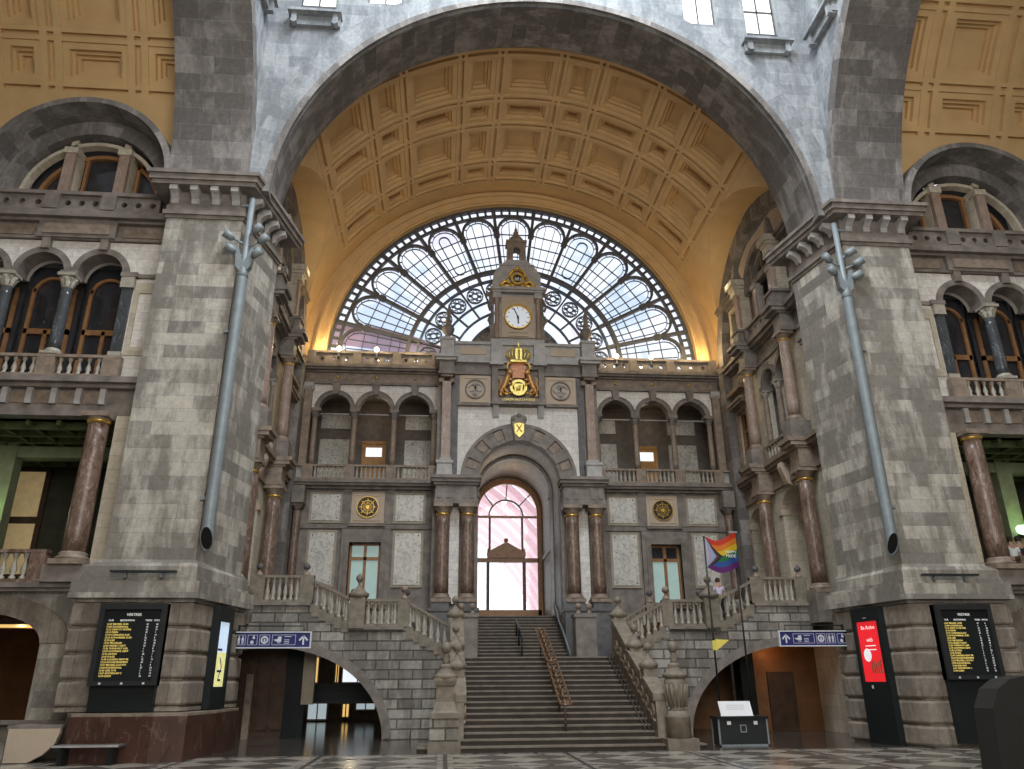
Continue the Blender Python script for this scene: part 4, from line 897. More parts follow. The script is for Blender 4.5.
m = MB(); m.plate([(-.52, 23.55), (-.2, 23.55), (-.2, 24.2)] + [(.2 * COS(a), 24.2 + .2 * SIN(a)) for a in range(180, -1, -20)] + [(.2, 23.55), (.52, 23.55), (.5, 24.75), (-.5, 24.75)], [], FX, 36.9, 37.6)
m.box(-.58, .58, 36.82, 37.68, 24.7, 24.82); build('lantern', m, 'brownstone', ct)
m = MB(); m.lathe(0, 37.25, [(.5, 24.8), (.46, 24.95), (.34, 25.15), (.16, 25.3), (.13, 25.4), (.16, 25.5), (.08, 25.62), (.09, 25.72), (.03, 25.85), (.015, 26.15)], 14); build('cap', m, 'brownstone', ct)
m = MB(); m.arc(FX, 0, 22.2, .24, .36, 36.5, 36.68, 0, 360, 24)
for s in (-1, 1):
    for p in ([(0, 22.75), (.25, 22.7), (.4, 22.5), (.36, 22.3)], [(.35, 22.4), (.55, 22.2), (.5, 21.95), (.36, 21.9)], [(.4, 21.95), (.65, 22.05), (.85, 21.9), (.95, 21.72)], [(.2, 21.82), (.5, 21.78), (.75, 21.7), (.98, 21.78)], [(.55, 21.85), (.7, 21.7), (.62, 21.62)], [(.1, 21.9), (.25, 21.75), (.4, 21.85)]):
        m.tube([(s * a, 36.55, b) for a, b in p], [.05, .08, .08, .05][:len(p)], 6)
m.ball(0, 36.55, 22.82, .13); m.box(-.02, .02, 36.53, 36.57, 22.9, 23.02)
for s in (-1, 1): m.ball(s * .18, 36.55, 22.74, .07); m.ball(s * .8, 36.55, 21.85, .09)
build('crest', m, 'gold', ct)
m = MB(); m.add(*cyl_y(0, 36.6, 36.68, 22.2, .27, 20)); build('crest_field', m, 'inkblack', ct)
m = MB()
for x, l in ((-.14, .22), (-.05, .2), (.05, .22), (.14, .14)): bar2(m, (x, 22.1), (x + .02, 22.1 + l), .035, 36.56, 36.6)
bar2(m, (-.14, 22.3), (-.05, 22.12), .03, 36.56, 36.6); bar2(m, (.05, 22.3), (-.03, 22.12), .03, 36.56, 36.6); m.arc(FX, .14, 22.2, .05, .08, 36.56, 36.6, -90, 90, 8); build('monogram', m, 'paper', ct)

# ------------------------------------------------------------------ side walls of the stair hall (tiers of columns)
NEAR = {29.6: 'beside the great pier', 33.9: 'beside the end facade'}
for s in (-1, 1):
    T = side_T(s); sd = SIDE[s]; nm = NM[s]
    # lower tier with niches
    m = MB(T)
    def seg(c, hw, z0, rise, n=10): 
        return [(c - hw, z0)] + [(c - hw * COS(a), z0 + rise * SIN(a)) for a in range(180 // n, 180, 180 // n)] + [(c + hw, z0)]
    niches = [(31.75, 1.32, 5.0, 9.0, .75), (36.0, .8, 5.0, 8.95, .7), (27.5, .8, 5.0, 8.95, .7)]
    m.plate(rect(26.0, 38.0, 0, 11.2), [[(c - hw, zb), (c + hw, zb)] + [(c + hw * COS(a), zs + rs * SIN(a)) for a in range(0, 181, 15)] for c, hw, zb, zs, rs in niches], UZ, -.9, 0)
    struct('wall_side_' + nm, m, 'sidewhite')
    m = fbox(T, 26, 38, -1.3, -.85, 0, 11.2); struct('wall_niche_' + nm, m, 'sidewhite')
    m = MB(T)
    for c, hw, zb, zs, rs in niches:
        m.arc(UZ, c, zs, hw, hw + .16, 0, .06, 0, 180, 16) if False else None
        m.box(c - hw, c + hw, -.86, -.72, 8.45, 8.85); m.box(c - hw - .3, c - hw + .04, -.5, .08, 8.75, 9.0); m.box(c + hw - .04, c + hw + .3, -.5, .08, 8.75, 9.0)
        m.plate(rect(c - hw * .78, c + hw * .78, 5.0, 8.2), [rect(c - hw * .6, c + hw * .6, 5.1, 8.0)], UZ, -.86, -.8)
    trim(m, 'cream')
    q = MB(T); q.plate([(0, 9.75), (.25, 9.85), (.5, 10.6), (.45, 10.8), (0, 10.8)], [], lambda a, b, w: (w, a, b), 31.6, 31.95)
    build('console', q, 'cream', None, T(31.75, 0, 9.75), label='scrolled keystone bracket over the pale niche between the red marble columns ' + sd, cat='bracket', group='niche brackets')
    for y in (29.6, 33.9):
        column('marble_column', 'thick red-brown marble column over the side balcony, %s, %s' % (NEAR[y], sd), s * 11.05, y, 5.0, 9.95, .31, 'red', 'brownstone', 'lower marble columns of the side walls')
        trim(fbox(T, y - .42, y + .42, 0, .9, 3.9, 5.0), 'grey')
    # first entablature with breaks
    m = MB(T)
    for d, z0, z1 in ((.12, 9.95, 10.15), (.08, 10.15, 10.75), (.2, 10.75, 10.85), (.38, 10.85, 11.02), (.48, 11.02, 11.2)):
        m.box(26.4, 38, 0, d, z0, z1)
        for y in (29.6, 33.9): m.box(y - .4 - d * .3, y + .4 + d * .3, 0, d + .68, z0, z1)
    trim(m, 'brownstone')
    # middle tier
    m = MB(T); arcs = [(30.98, .66), (32.52, .66)]
    m.plate(rect(26.4, 38, 11.2, 16.1), [[(c - r, 11.95), (c + r, 11.95), (c + r, 14.95)] + [(c + r * COS(a), 14.95 + r * SIN(a)) for a in range(0, 181, 15)] + [(c - r, 14.95)] for c, r in arcs] + [rect(c - .62, c + .62, 11.95, 14.7) for c in (27.4, 36.1)], UZ, -.35, 0)
    struct('wall_side_middle_' + nm, m, 'sidewhite')
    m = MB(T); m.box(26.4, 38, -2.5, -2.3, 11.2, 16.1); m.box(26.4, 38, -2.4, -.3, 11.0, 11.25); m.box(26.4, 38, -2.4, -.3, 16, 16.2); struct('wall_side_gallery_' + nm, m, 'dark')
    m = MB(T)
    for c, r in arcs: m.arc(UZ, c, 14.95, r - .02, r + .18, -.3, .12, 0, 180, 16); m.box(c - .1, c + .1, 0, .2, 15.55, 15.95); m.box(c - r - .16, c + r + .16, -.4, .14, 14.7, 14.95) if False else None
    for y in (30.2, 31.75, 33.3): m.box(y - .2, y + .2, -.4, .16, 14.72, 14.95)
    trim(m, 'grey')
    column('arcade_column', 'slim grey column between the twin arches of the side wall ' + sd, s * 11.5, 31.75, 11.95, 14.72, .16, 'brownstone', 'balu', 'twin arch columns', ring=None, capstyle='corinthian')
    for y, lab in ((30.25, 'beside the great pier'), (33.25, 'toward the end facade')):
        column('arcade_column', 'slim engaged grey column of the twin arches, %s, %s' % (lab, sd), s * 11.5, y, 11.95, 14.72, .13, 'brownstone', 'balu', 'twin arch columns', ring=None, capstyle='corinthian')
    for c, lab in ((27.4, 'next to the great pier'), (36.1, 'next to the end facade')):
        f = MB(T); f.plate(rect(c - .85, c + .85, 11.3, 14.95), [rect(c - .62, c + .62, 11.95, 14.7)], UZ, 0, .14)
        f.box(c - .95, c + .95, 0, .45, 14.95, 15.1); f.box(c - 1.0, c + 1.0, 0, .52, 15.1, 15.22); f.box(c - .8, c + .8, 0, .14, 15.22, 15.7); f.box(c - .95, c + .95, 0, .45, 15.7, 15.9)
        f.box(c - .9, c + .9, 0, .3, 11.7, 11.85)
        w = struct('window_%d' % n_win, f, 'brownstone'); n_win += 1
        struct('pane', fbox(T, c - .62, c + .62, -.3, -.25, 11.95, 14.7), 'darkglass', w)
        g = fbox(T, c - .05, c + .05, -.27, -.18, 11.95, 14.7); g.box(c - .62, c + .62, -.27, -.18, 13.7, 13.8); g.box(c - .62, c - .52, -.27, -.1, 11.95, 14.7); g.box(c + .52, c + .62, -.27, -.1, 11.95, 14.7); struct('frame', g, 'wood', w)
    balustrade('short stone balustrade under the twin arches of the side wall ' + sd, T, 30.1, 33.4, .3, 11.22, 11.95, [30.25, 33.25], 8, group='twin arch balustrades', mat='brownstone', postw=.3, dep=.1)
    for y in (29.6, 33.9):
        trim(fbox(T, y - .38, y + .38, 0, .92, 11.2, 11.95), 'grey')
        column('marble_column', 'tall pinkish marble column in the middle tier, %s, %s' % (NEAR[y], sd), s * 11.02, y, 11.95, 16.1, .25, 'pinkmarble', 'brownstone', 'middle tier columns of the side walls')
    # second entablature and parapet
    m = MB(T)
    for d, z0, z1 in ((.1, 16.1, 16.3), (.06, 16.3, 16.9), (.2, 16.9, 17.0), (.42, 17.0, 17.18), (.55, 17.18, 17.36)):
        m.box(26.4, 38, 0, d, z0, z1)
        for y in (29.6, 33.9): m.box(y - .36 - d * .3, y + .36 + d * .3, 0, d + .62, z0, z1)
    trim(m, 'grey')
    parapet('pierced stone parapet before the arched top window of the side wall ' + sd, T, 30.0, 33.5, .35, 17.36, 18.1, [30.1, 33.4], 5, pw=.2, group='side wall parapets')
    # top tier
    m = MB(T)
    arcp = [(29.95, 18.1), (33.55, 18.1), (33.55, 20.0)] + [(31.75 + 1.8 * COS(a), 20.0 + 1.6 * SIN(a)) for a in range(0, 181, 15)] + [(29.95, 20.0)]
    out = [(26.0, 17.3), (37.85, 17.3)] + [(31.75 + 6.1 * COS(a), 17.75 + 6.1 * SIN(a)) for a in range(0, 181, 10)]
    m.plate(out, [arcp, rect(35.0, 36.2, 18.2, 20.3), rect(27.3, 28.5, 18.2, 20.3)], UZ, -.4, -.1); struct('wall_tympanum_' + nm, m, 'cream')
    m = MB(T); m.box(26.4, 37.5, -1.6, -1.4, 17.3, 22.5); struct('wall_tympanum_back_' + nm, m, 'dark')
    f = MB(T); f.arc(UZ, 31.75, 20.0, 1.72, 2.02, -.2, .22, 0, 180, 20); f.box(29.9, 33.6, -.2, .15, 20.1, 20.4)
    for y in (30.65, 31.75, 32.85): f.box(y - .06, y + .06, -.2, 0, 20.4, 21.6) if y == 31.75 else f.box(y - .14, y + .14, -.2, .12, 20.4, 21.3)
    w = struct('window_%d' % n_win, f, 'grey'); n_win += 1
    g = MB(T)
    for a in (29.97, 31.0, 32.5, 33.45): g.box(a, a + .1, -.3, -.2, 18.1, 20.1)
    g.box(29.95, 33.55, -.3, -.2, 18.9, 19.0)
    struct('frame', g, 'wood', w)
    for y in (30.75, 32.55):
        p = fbox(T, y - .17, y + .17, -.1, .2, 18.1, 19.85); struct('pilaster', p, 'pinkmarble', w); p = fbox(T, y - .22, y + .22, -.1, .26, 19.85, 20.1); p.box(y - .3, y - .17, -.15, .15, 18.1, 19.9); struct('pilaster_cap', p, 'lightgrey', w)
    for c in (27.9, 35.6):
        f = MB(T); f.plate(rect(c - .75, c + .75, 18.0, 20.45), [rect(c - .5, c + .5, 18.3, 20.2)], UZ, -.15, .06); w = struct('window_%d' % n_win, f, 'sidewhite'); n_win += 1
        struct('pane', fbox(T, c - .5, c + .5, -.4, -.3, 18.3, 20.2), 'darkglass', w); g = fbox(T, c - .5, c - .4, -.32, -.2, 18.3, 20.2); g.box(c + .4, c + .5, -.32, -.2, 18.3, 20.2); struct('frame', g, 'wood', w)
    m = MB(T)
    for a, b in ((26.6, 29.8), (33.7, 37.2)):
        for d, z0, z1 in ((.2, 20.45, 20.6), (.4, 20.6, 20.75), (.5, 20.75, 20.9)): m.box(a, b, -.1, d, z0, z1)
    trim(m, 'grey')
    for y in (29.6, 33.9):
        p = thing('pilaster', 'square pilaster with obelisk in the top tier, %s, %s' % (NEAR[y], sd), 'pilaster', T(y, .2, 17.36), 'obelisk pilasters')
        q = fbox(T, y - .36, y + .36, 0, .85, 17.36, 18.1); q.box(y - .42, y + .42, 0, .92, 17.36, 17.5); q.box(y - .42, y + .42, 0, .92, 17.98, 18.1); build('pedestal', q, 'grey', p)
        build('shaft', fbox(T, y - .22, y + .22, .1, .62, 18.25, 20.1), 'pinkmarble', p); q = fbox(T, y - .28, y + .28, 0, .7, 18.1, 18.25); q.box(y - .3, y - .2, 0, .5, 18.2, 20.1); q.box(y + .2, y + .3, 0, .5, 18.2, 20.1); build('base', q, 'sidewhite', p)
        q = fbox(T, y - .3, y + .3, 0, .74, 20.1, 20.45); q.box(y - .36, y + .36, 0, .8, 20.45, 20.6); q.box(y - .44, y + .44, 0, .92, 20.6, 20.9); build('capital', q, 'sidewhite', p)
        q = MB(T); q.lathe(y, .45, [(.3, 20.9), (.3, 21.05), (.2, 21.1), (.2, 21.2)], 4, True); q.lathe(y, .45, [(.17, 21.2), (.13, 21.6), (.09, 21.95), (.01, 22.1)], 4, True); build('obelisk', q, 'grey', p)
    # grey band around the cross vault
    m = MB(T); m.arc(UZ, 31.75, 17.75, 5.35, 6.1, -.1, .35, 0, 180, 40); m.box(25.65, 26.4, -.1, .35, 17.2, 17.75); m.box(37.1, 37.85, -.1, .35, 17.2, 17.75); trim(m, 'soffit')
    m = MB(T); m.box(36.95, 38.0, -.1, .5, 4.5, 17.4); struct('wall_side_corner_' + nm, m, 'soffit')
    m = MB(T); m.box(25.5, 26.6, -.1, .3, 5.0, 17.5); struct('wall_side_pier_' + nm, m, 'pier')

# ------------------------------------------------------------------ fronts of the side arms
for s in (-1, 1):
    T = lat_T(s); sd = SIDE[s]; nm = NM[s]
    m = MB(T); hole = [(15.05, .95), (18.95, .95), (18.95, 3.0)] + [(17.0 + 1.95 * COS(a), 3.0 + .85 * SIN(a)) for a in range(10, 180, 10)] + [(15.05, 3.0)]
    m.plate(rect(13.4, 24, 0, 4.45), [hole], UZ, -.8, 0); struct('wall_arm_' + nm, m, 'pier')
    m = MB(T); m.T = T
    outa = [(17.0 + 1.95 * COS(a), 3.0 + .85 * SIN(a)) for a in range(0, 181, 9)]
    outb = [(17.0 + 2.75 * COS(a), 3.0 + 1.4 * SIN(a)) for a in range(180, -1, -9)]
    m.plate(outa + outb, [], UZ, 0, .05); trim(m, 'pier_base')
    m = fbox(T, 13.4, 24, 0, .3, 4.42, 4.52); m.box(13.4, 24, 0, .42, 4.52, 4.66); m.box(13.4, 24, 0, .3, .88, .98); trim(m, 'grey')
    # room behind the arch
    m = MB(T); m.box(13.5, 24, -8, -7.8, 0, 4.4); m.box(13.5, 13.8, -8, -.8, 0, 4.4); m.box(13.4, 24, -8, -.82, 4.1, 4.44); struct('wall_shop_' + nm, m, 'orangewall')
    t = thing('ceiling_light', 'glowing yellow ceiling panel inside the ground floor arch ' + sd, 'light', T(17, -2, 3.9), 'ground floor ceiling lights')
    build('panel', fbox(T, 15.4, 19, -3.2, -1.2, 3.63, 3.7), 'glowyellow' if s < 0 else 'inside', t); q = MB(T); q.plate(rect(15.3, 19.1, -3.3, -1.1), [rect(15.4, 19, -3.2, -1.2)], lambda a, b, w: (a, b, w), 3.6, 3.76); build('frame', q, 'darkwood', t)
    # gallery above: floor, back, ceiling
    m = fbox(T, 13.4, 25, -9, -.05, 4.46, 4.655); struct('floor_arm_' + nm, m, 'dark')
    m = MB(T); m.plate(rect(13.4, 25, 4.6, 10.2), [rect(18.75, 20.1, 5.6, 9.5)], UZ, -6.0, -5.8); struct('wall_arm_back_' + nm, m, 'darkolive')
    m = MB(T); m.box(13.4, 25, -6, -.3, 9.85, 10.0)
    for k in range(7): m.box(13.4, 25, -.9 - k * .8, -.78 - k * .8, 9.66, 9.86)
    for k in range(11): m.box(14.1 + k * .95, 14.22 + k * .95, -6, -.4, 9.7, 9.86)
    struct('ceiling_arm_' + nm, m, 'greenceil')
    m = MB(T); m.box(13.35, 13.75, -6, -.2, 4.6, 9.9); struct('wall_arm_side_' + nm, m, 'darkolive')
    f = MB(T); f.plate(rect(18.6, 20.25, 5.5, 9.62), [rect(18.78, 20.07, 5.65, 7.5), rect(18.78, 20.07, 7.75, 9.48)], UZ, -5.78, -5.66); w = struct('window_%d' % n_win, f, 'darkwood'); n_win += 1
    struct('pane', fbox(T, 18.7, 20.1, -5.77, -5.73, 7.7, 9.5), 'creamglow' if s < 0 else 'glow', w); struct('pane', fbox(T, 18.7, 20.1, -5.77, -5.73, 5.6, 7.55), 'creamglow' if s < 0 else 'darkglass', w)
    gp = 18.8 if s < 0 else 17.9
    m = MB(T); m.box(gp - .3, gp + .3, -3.4, -2.9, 4.66, 9.85); m.box(20.6, 21.1, -3.4, -2.9, 4.66, 9.85); m.box(15.6, 16.0, -5.8, -5.5, 4.66, 9.8); m.box(16.9, 17.3, -5.8, -5.5, 4.66, 9.8); m.box(13.6, 25, -3.4, -2.95, 9.3, 9.7); trim(m, 'greenlit')
    g = thing('wall_lantern', 'small bowl lamp glowing pale green on a pillar inside the open gallery ' + sd, 'lamp', T(gp, -2.8, 6.9), 'green gallery lanterns')
    q = MB(T); q.lathe(gp, -2.72, [(.04, 6.85), (.16, 6.95), (.19, 7.12), (.12, 7.2)], 12); build('shade', q, 'greenlamp', g)
    q = MB(T); q.box(gp - .07, gp + .07, -2.9, -2.7, 6.75, 6.9); build('bracket', q, 'blacksteel', g)
    m = fbox(T, 13.5, 14.05, -.5, .15, 4.66, 9.85); trim(m, 'sidewhite')
    column('marble_column', 'massive red-brown marble column standing in the open gallery beside the great pier ' + sd, s * 14.5, 24.05, 5.15, 9.85, .34, 'red', 'brownstone', 'gallery columns', capstyle='plain')
    m = fbox(T, 13.9, 15.15, -.4, .6, 4.66, 5.15); trim(m, 'grey')
    balustrade('stone balustrade with a red marble post at the open gallery ' + sd, T, 15.2, 22.0, .2, 4.66, 5.62, [15.45, 18.9], .3, group='open gallery balustrades', mat='red', postw=.45, bmesh_=BALS)
    # lintel, frieze with consoles, cornice
    m = fbox(T, 13.4, 25, -.6, .12, 9.85, 10.2); m.box(13.4, 25, -.5, .05, 10.2, 10.8); m.box(13.4, 25, -.4, .3, 10.75, 10.88); m.box(13.4, 25, -.4, .5, 10.88, 11.08); trim(m, 'grey')
    m = MB(T)
    for k in range(10): m.box(14.5 + k * .75, 14.68 + k * .75, .05, .22, 10.22, 10.75)
    trim(m, 'lightgrey')
    m = MB(T)
    for k in range(9): m.box(14.72 + k * .75, 15.2 + k * .75, .04, .08, 10.27, 10.7)
    trim(m, 'brownstone')
    # twin arched windows
    cs = [(15.52, .76), (17.45, .76), (19.4, .76)]
    m = MB(T); outl = [(13.3, 11.05), (14.3, 11.05), (14.3, 15.0), (14.76, 15.0)]
    outl = [(13.3, 11.05), (14.35, 11.05), (14.35, 15.0)]
    for c, r in cs: outl += [(c - r * COS(a), 15.0 + r * SIN(a)) for a in range(0, 181, 10)]
    outl += [(25, 15.0), (25, 16.25), (13.3, 16.25)]
    m.plate(outl, [], UZ, -.7, 0); struct('wall_arm_upper_' + nm, m, 'white')
    m = MB(T)
    for c, r in cs: m.arc(UZ, c, 15.0, r - .02, r + .2, -.5, .1, 0, 180, 20); m.box(c - .13, c + .13, 0, .22, 15.85, 16.28)
    for u in (14.5, 16.48, 18.43, 20.4): m.box(u - .28, u + .28, -.4, .2, 14.86, 15.02)
    m.box(13.35, 14.4, 0, .1, 14.86, 15.0); trim(m, 'grey')
    for u, lab, rr in ((16.48, 'between the two arched windows', .2), (18.43, 'near the outer end of the arched windows', .2)):
        column('arcade_column', 'black marble column with white capital %s %s' % (lab, sd), s * u, 24.25, 11.9, 14.88, rr, 'black', 'balu', 'black marble arcade columns', ring=None, capstyle='corinthian')
    p = thing('pilaster', 'black marble pilaster with pale capital beside the arched windows and the great pier ' + sd, 'pilaster', T(14.52, 0, 11.9), 'black pilasters')
    build('shaft', fbox(T, 14.36, 14.68, -.2, .12, 12.05, 14.5), 'black', p); build('capital', fbox(T, 14.3, 14.74, -.2, .18, 14.45, 14.86), 'balu', p); build('base', fbox(T, 14.32, 14.72, -.2, .16, 11.9, 12.08), 'balu', p)
    m = MB(T); m.plate(rect(13.5, 14.28, 12.0, 14.7), [rect(13.68, 14.12, 12.3, 14.3)], UZ, 0, .06); trim(m, 'sidewhite')
    for c, r in cs[:3]:
        f = MB(T); f.arc(UZ, c + .1, 14.75, .52, .62, -1.1, -1.0, 0, 180, 16)
        for u in (c - .75, c - .05, c + .62): f.box(u, u + .12, -1.1, -1.0, 11.1, 14.9 if u != c - .05 else 13.3)
        f.box(c - .75, c + .75, -1.1, -1.0, 13.15, 13.35); f.box(c - .75, c + .75, -1.1, -1.0, 11.1, 11.25)
        w = struct('window_%d' % n_win, f, 'wood'); n_win += 1
        struct('pane', fbox(T, c - .9, c + .9, -1.2, -1.14, 11.1, 15.8), 'darkglass', w)
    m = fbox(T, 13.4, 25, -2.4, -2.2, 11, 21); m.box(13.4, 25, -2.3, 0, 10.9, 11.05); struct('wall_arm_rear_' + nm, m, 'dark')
    balustrade('stone balustrade below the arched windows beside the great pier ' + sd, T, 14.2, 20.4, .25, 11.08, 11.85, [14.45, 16.48, 18.43], 5, group='balustrades below the arched windows', mat='brownstone', postw=.55)
    # frieze, cornice, parapet
    m = fbox(T, 13.3, 25, -.5, .05, 16.25, 16.95); m.box(13.3, 25, 0, .15, 16.25, 16.35); m.box(13.3, 25, 0, .25, 16.9, 17.0); m.box(13.3, 25, 0, .45, 17.0, 17.25); m.box(15.2, 17.8, 0, .25, 16.28, 16.9); trim(m, 'grey')
    m = fbox(T, 15.4, 17.6, .25, .3, 16.4, 16.78); m.box(13.6, 15.0, .05, .09, 16.42, 16.8); m.box(18, 20, .05, .09, 16.42, 16.8); trim(m, 'brownstone')
    parapet('pierced stone parapet below the half-round window beside the great pier ' + sd, T, 13.9, 20.4, .15, 17.25, 18.08, [15.6, 17.5, 19.6], 3, pw=.5, group='parapets below the half-round windows')
    # half-round window with stone arch
    m = MB(T); m.arc(UZ, 16.5, 18.2, 2.45, 3.0, 1.15, 1.5, 0, 180, 40) if False else m.arc(UZ, 16.5, 18.2, 2.42, 3.4, -.3, .25, -3, 183, 48); m.arc(UZ, 16.5, 18.2, 2.98, 3.3, .25, 1.3, -3, 183, 48, r0b=2.99, r1b=3.2); trim(m, 'soffit')
    m = MB(T); m.arc(UZ, 16.5, 18.0, 2.3, 2.44, -.3, .0, 0, 180, 40); m.box(14.1, 18.9, -.3, .1, 18.0, 18.12); trim(m, 'sidewhite')
    for u, lab in ((15.5, 'nearer the great pier'), (17.38, 'farther from the great pier')):
        p = thing('pilaster', 'marble faced pilaster inside the half-round window, %s, %s' % (lab, sd), 'pilaster', T(u, 0, 18.1), 'half-round window pilasters')
        build('shaft', fbox(T, u - .18, u + .18, -.1, .1, 18.2, 19.85), 'pinkmarble', p); q = fbox(T, u - .22, u + .22, -.15, .14, 18.08, 18.2); build('base', q, 'sidewhite', p)
        q = fbox(T, u - .24, u + .24, -.2, .16, 19.85, 20.1); q.box(u - .12, u + .12, -.3, .0, 20.1, 20.6); build('capital', q, 'sidewhite', p); q = fbox(T, u - .19, u + .19, -.6, -.1, 18.1, 20.2); build('pier', q, 'sidewhite', p)
    f = MB(T); f.arc(UZ, 16.45, 18.05, 2.05, 2.2, -.65, -.5, 0, 180, 30)
    for u in (15.2, 15.8, 17.05, 17.7): f.box(u - .05, u + .05, -.65, -.5, 18.05, 20.0)
    w = struct('window_%d' % n_win, f, 'wood'); n_win += 1; struct('pane', fbox(T, 14.0, 18.9, -.72, -.68, 18.0, 20.6), 'darkglass', w)

# ------------------------------------------------------------------ stairs
H, TR, Y0 = .161, .376, 24.05
st = thing('staircase', 'wide dark bluestone staircase rising in two flights to the platform door', 'staircase', (0, 24.05, 0))
def halfw(i): return (4.2, 3.85, 3.45)[i] if i < 3 else 2.86
def one_step(x0, x1, ya, yb, zb, zt):
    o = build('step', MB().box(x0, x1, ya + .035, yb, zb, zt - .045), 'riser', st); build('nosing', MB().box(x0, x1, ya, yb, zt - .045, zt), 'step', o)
for i in range(17):
    y = Y0 + i * TR; hw = halfw(i); one_step(-hw, hw, y, y + TR + .05 if i > 2 else 25.6, max(0, i * H - .04) if i > 2 else 0, (i + 1) * H)
ZL2 = 17 * H
m = MB(); m.box(-3.19, 3.19, Y0 + 17 * TR, 35.6, ZL2 - .3, ZL2); m.box(-2.8, 2.8, Y0 + 17 * TR, 35.6, 0, ZL2 - .3); build('landing', m, 'step', st)
N2 = 14; h2 = (4.95 - ZL2) / N2; t2 = .33
for i in range(N2):
    y = 35.5 + i * t2; one_step(-2.03, 2.03, y, y + t2 + .05, ZL2 + i * h2 - .04, ZL2 + (i + 1) * h2)
m = MB(); m.box(-2.03, 2.03, 36.0, 40.4, 0, 3.0); build('core', m, 'dark', st)

def slope(a, b, za, zb): return lambda u: za + (zb - za) * min(1, max(0, (u - a) / (b - a)))
for s in (-1, 1):
    sd = SIDE[s]; nm = NM[s]
    TW = lambda u, d, z: (s * u, 30.0 - d, z)
    # rusticated wall with the passage arch
    out = [(3.2, 0), (5.62, 0)] + [(9.8 + 4.2 * COS(a), 3.1 * SIN(a)) for a in range(180, 77, -6)] + [(10.7, 3.02), (10.7, 4.66), (8.5, 4.66), (7.0, 3.78), (4.95, 3.78), (3.3, 2.9), (3.2, 2.9)]
    m = MB(TW); m.plate(out, [], UZ, -.45, 0); struct('wall_stairs_' + nm, m, 'stairwall')
    m = MB(TW)
    o2 = [(9.8 + 4.2 * COS(a), 3.1 * SIN(a)) for a in range(180, 77, -4)]; o3 = [(9.8 + 4.52 * COS(a), 3.42 * SIN(a)) for a in range(78, 181, 4)]
    m.plate(o2 + o3, [], UZ, -.3, .07); trim(m, 'grey')
    m = MB(TW); m.box(8.45, 10.7, 0, .1, 4.56, 4.68); m.box(5.0, 7.0, 0, .1, 3.7, 3.8); trim(m, 'grey')
    m = MB(TW); m.box(8.4, 11.6, -3.3, -.46, 4.3, 4.62); m.box(4.95, 8.5, -3.2, -.4, 3.3, 3.74); struct('floor_balcony_' + nm, m, 'dark')
    # side flight steps
    sf = thing('side_stairs', 'narrow stone side stairs climbing from the landing to the side balcony ' + sd, 'stairs', (s * 3.2, 31.5, 2.74), 'side stairs')
    m = MB(TW)
    for i in range(6): m.box(3.2 + i * .3, 5.0, -2.6, -.4, 2.3, 2.74 + (i + 1) * .167)
    build('first_steps', m, 'step', sf); m = MB(TW)
    for i in range(6): m.box(6.9 + i * .28, 8.6, -2.6, -.4, 3.3, 3.74 + (i + 1) * .145)
    build('upper_steps', m, 'step', sf)
    # front balustrades, foot to top
    for dd, fb, gz in ((-.12, 'front', 0), (-2.7, 'rear', .12)):
        grp = '%s stair balustrades' % fb
        zl = slope(3.3, 4.95, 2.9 + gz, 3.78 + gz); zu = slope(7.0, 8.6, 3.85 + gz, 4.62 + gz)
        if fb == 'front':
            balustrade('sloping stone stair balustrade rising from the newel beside the main steps ' + sd, TW, 3.35, 4.9, dd, 0, .98, [], 6, slopez=zl, group=grp, mat='balurail', postw=.1) if False else balustrade('sloping stone stair balustrade rising from the newel beside the main steps ' + sd, TW, 3.35, 4.9, dd, .0, .98, [], 6, slopez=zl, group=grp, mat='newel', postw=.1)
            balustrade('level stone balustrade at the half landing of the side stairs, front, ' + sd, TW, 4.85, 6.45, dd, 3.8, 4.8, [5.02], 5, group=grp, mat='newel', postw=.42)
            balustrade('sloping stone stair balustrade climbing to the side balcony, front, ' + sd, TW, 7.0, 8.4, dd, .0, .98, [], 5, slopez=zu, group=grp, mat='newel', postw=.1)
            balustrade('level stone balustrade of the side balcony above the passage arch ' + sd, TW, 8.4, 10.75, dd, 4.66, 5.66, [8.65, 10.45], 6, group=grp, mat='newel', postw=.5)
        else:
            balustrade('rear sloping stone balustrade of the side stairs along the facade, lower part, ' + sd, TW, 3.35, 4.9, dd, .0, .98, [], 6, slopez=zl, group=grp, mat='newel', postw=.1)
            balustrade('rear level stone balustrade in front of the wooden facade window ' + sd, TW, 4.85, 7.3, dd, 3.9, 4.92, [5.05, 7.2], 7, group=grp, mat='newel', postw=.36)
            balustrade('rear sloping stone balustrade of the side stairs along the facade, upper part, ' + sd, TW, 7.4, 8.6, dd, .0, 1.0, [], 4, slopez=zu, group=grp, mat='newel', postw=.1)
    # newels and ball finials
    def newel(lab, x, y, z0, z1, w, ztip, big=1.0, mat='grey', grp='stair newels'):
        t = thing('newel_post', lab, 'newel post', (x, y, z0), grp)
        q = MB(); q.box(x - w, x + w, y - w, y + w, z0, z1 - .18); build('post', q, 'newel', t)
        q = MB(); q.lathe(x, y, [(w * 1.1, z1 - .2), (w * 1.35, z1 - .12), (w * 1.4, z1 - .02), (w * 1.1, z1 + .02), (w * .85, z1 + .1), (w * .5, z1 + .16), (w * .45, z1 + .2)], 16); build('cap', q, 'newel', t)
        hb = ztip - z1 - .15; r = .135 * big
        q = MB(); q.lathe(x, y, [(r * .7, z1 + .12), (r * .75, z1 + .2), (r * .35, z1 + .15 + hb * .25), (r * .3, z1 + .15 + hb * .38), (r * .6, z1 + .15 + hb * .45)], 12); q.ball(x, y, z1 + .15 + hb * .68, r, 1.0); q.ball(x, y, ztip - .03, .035); build('ball', q, 'newel', t)
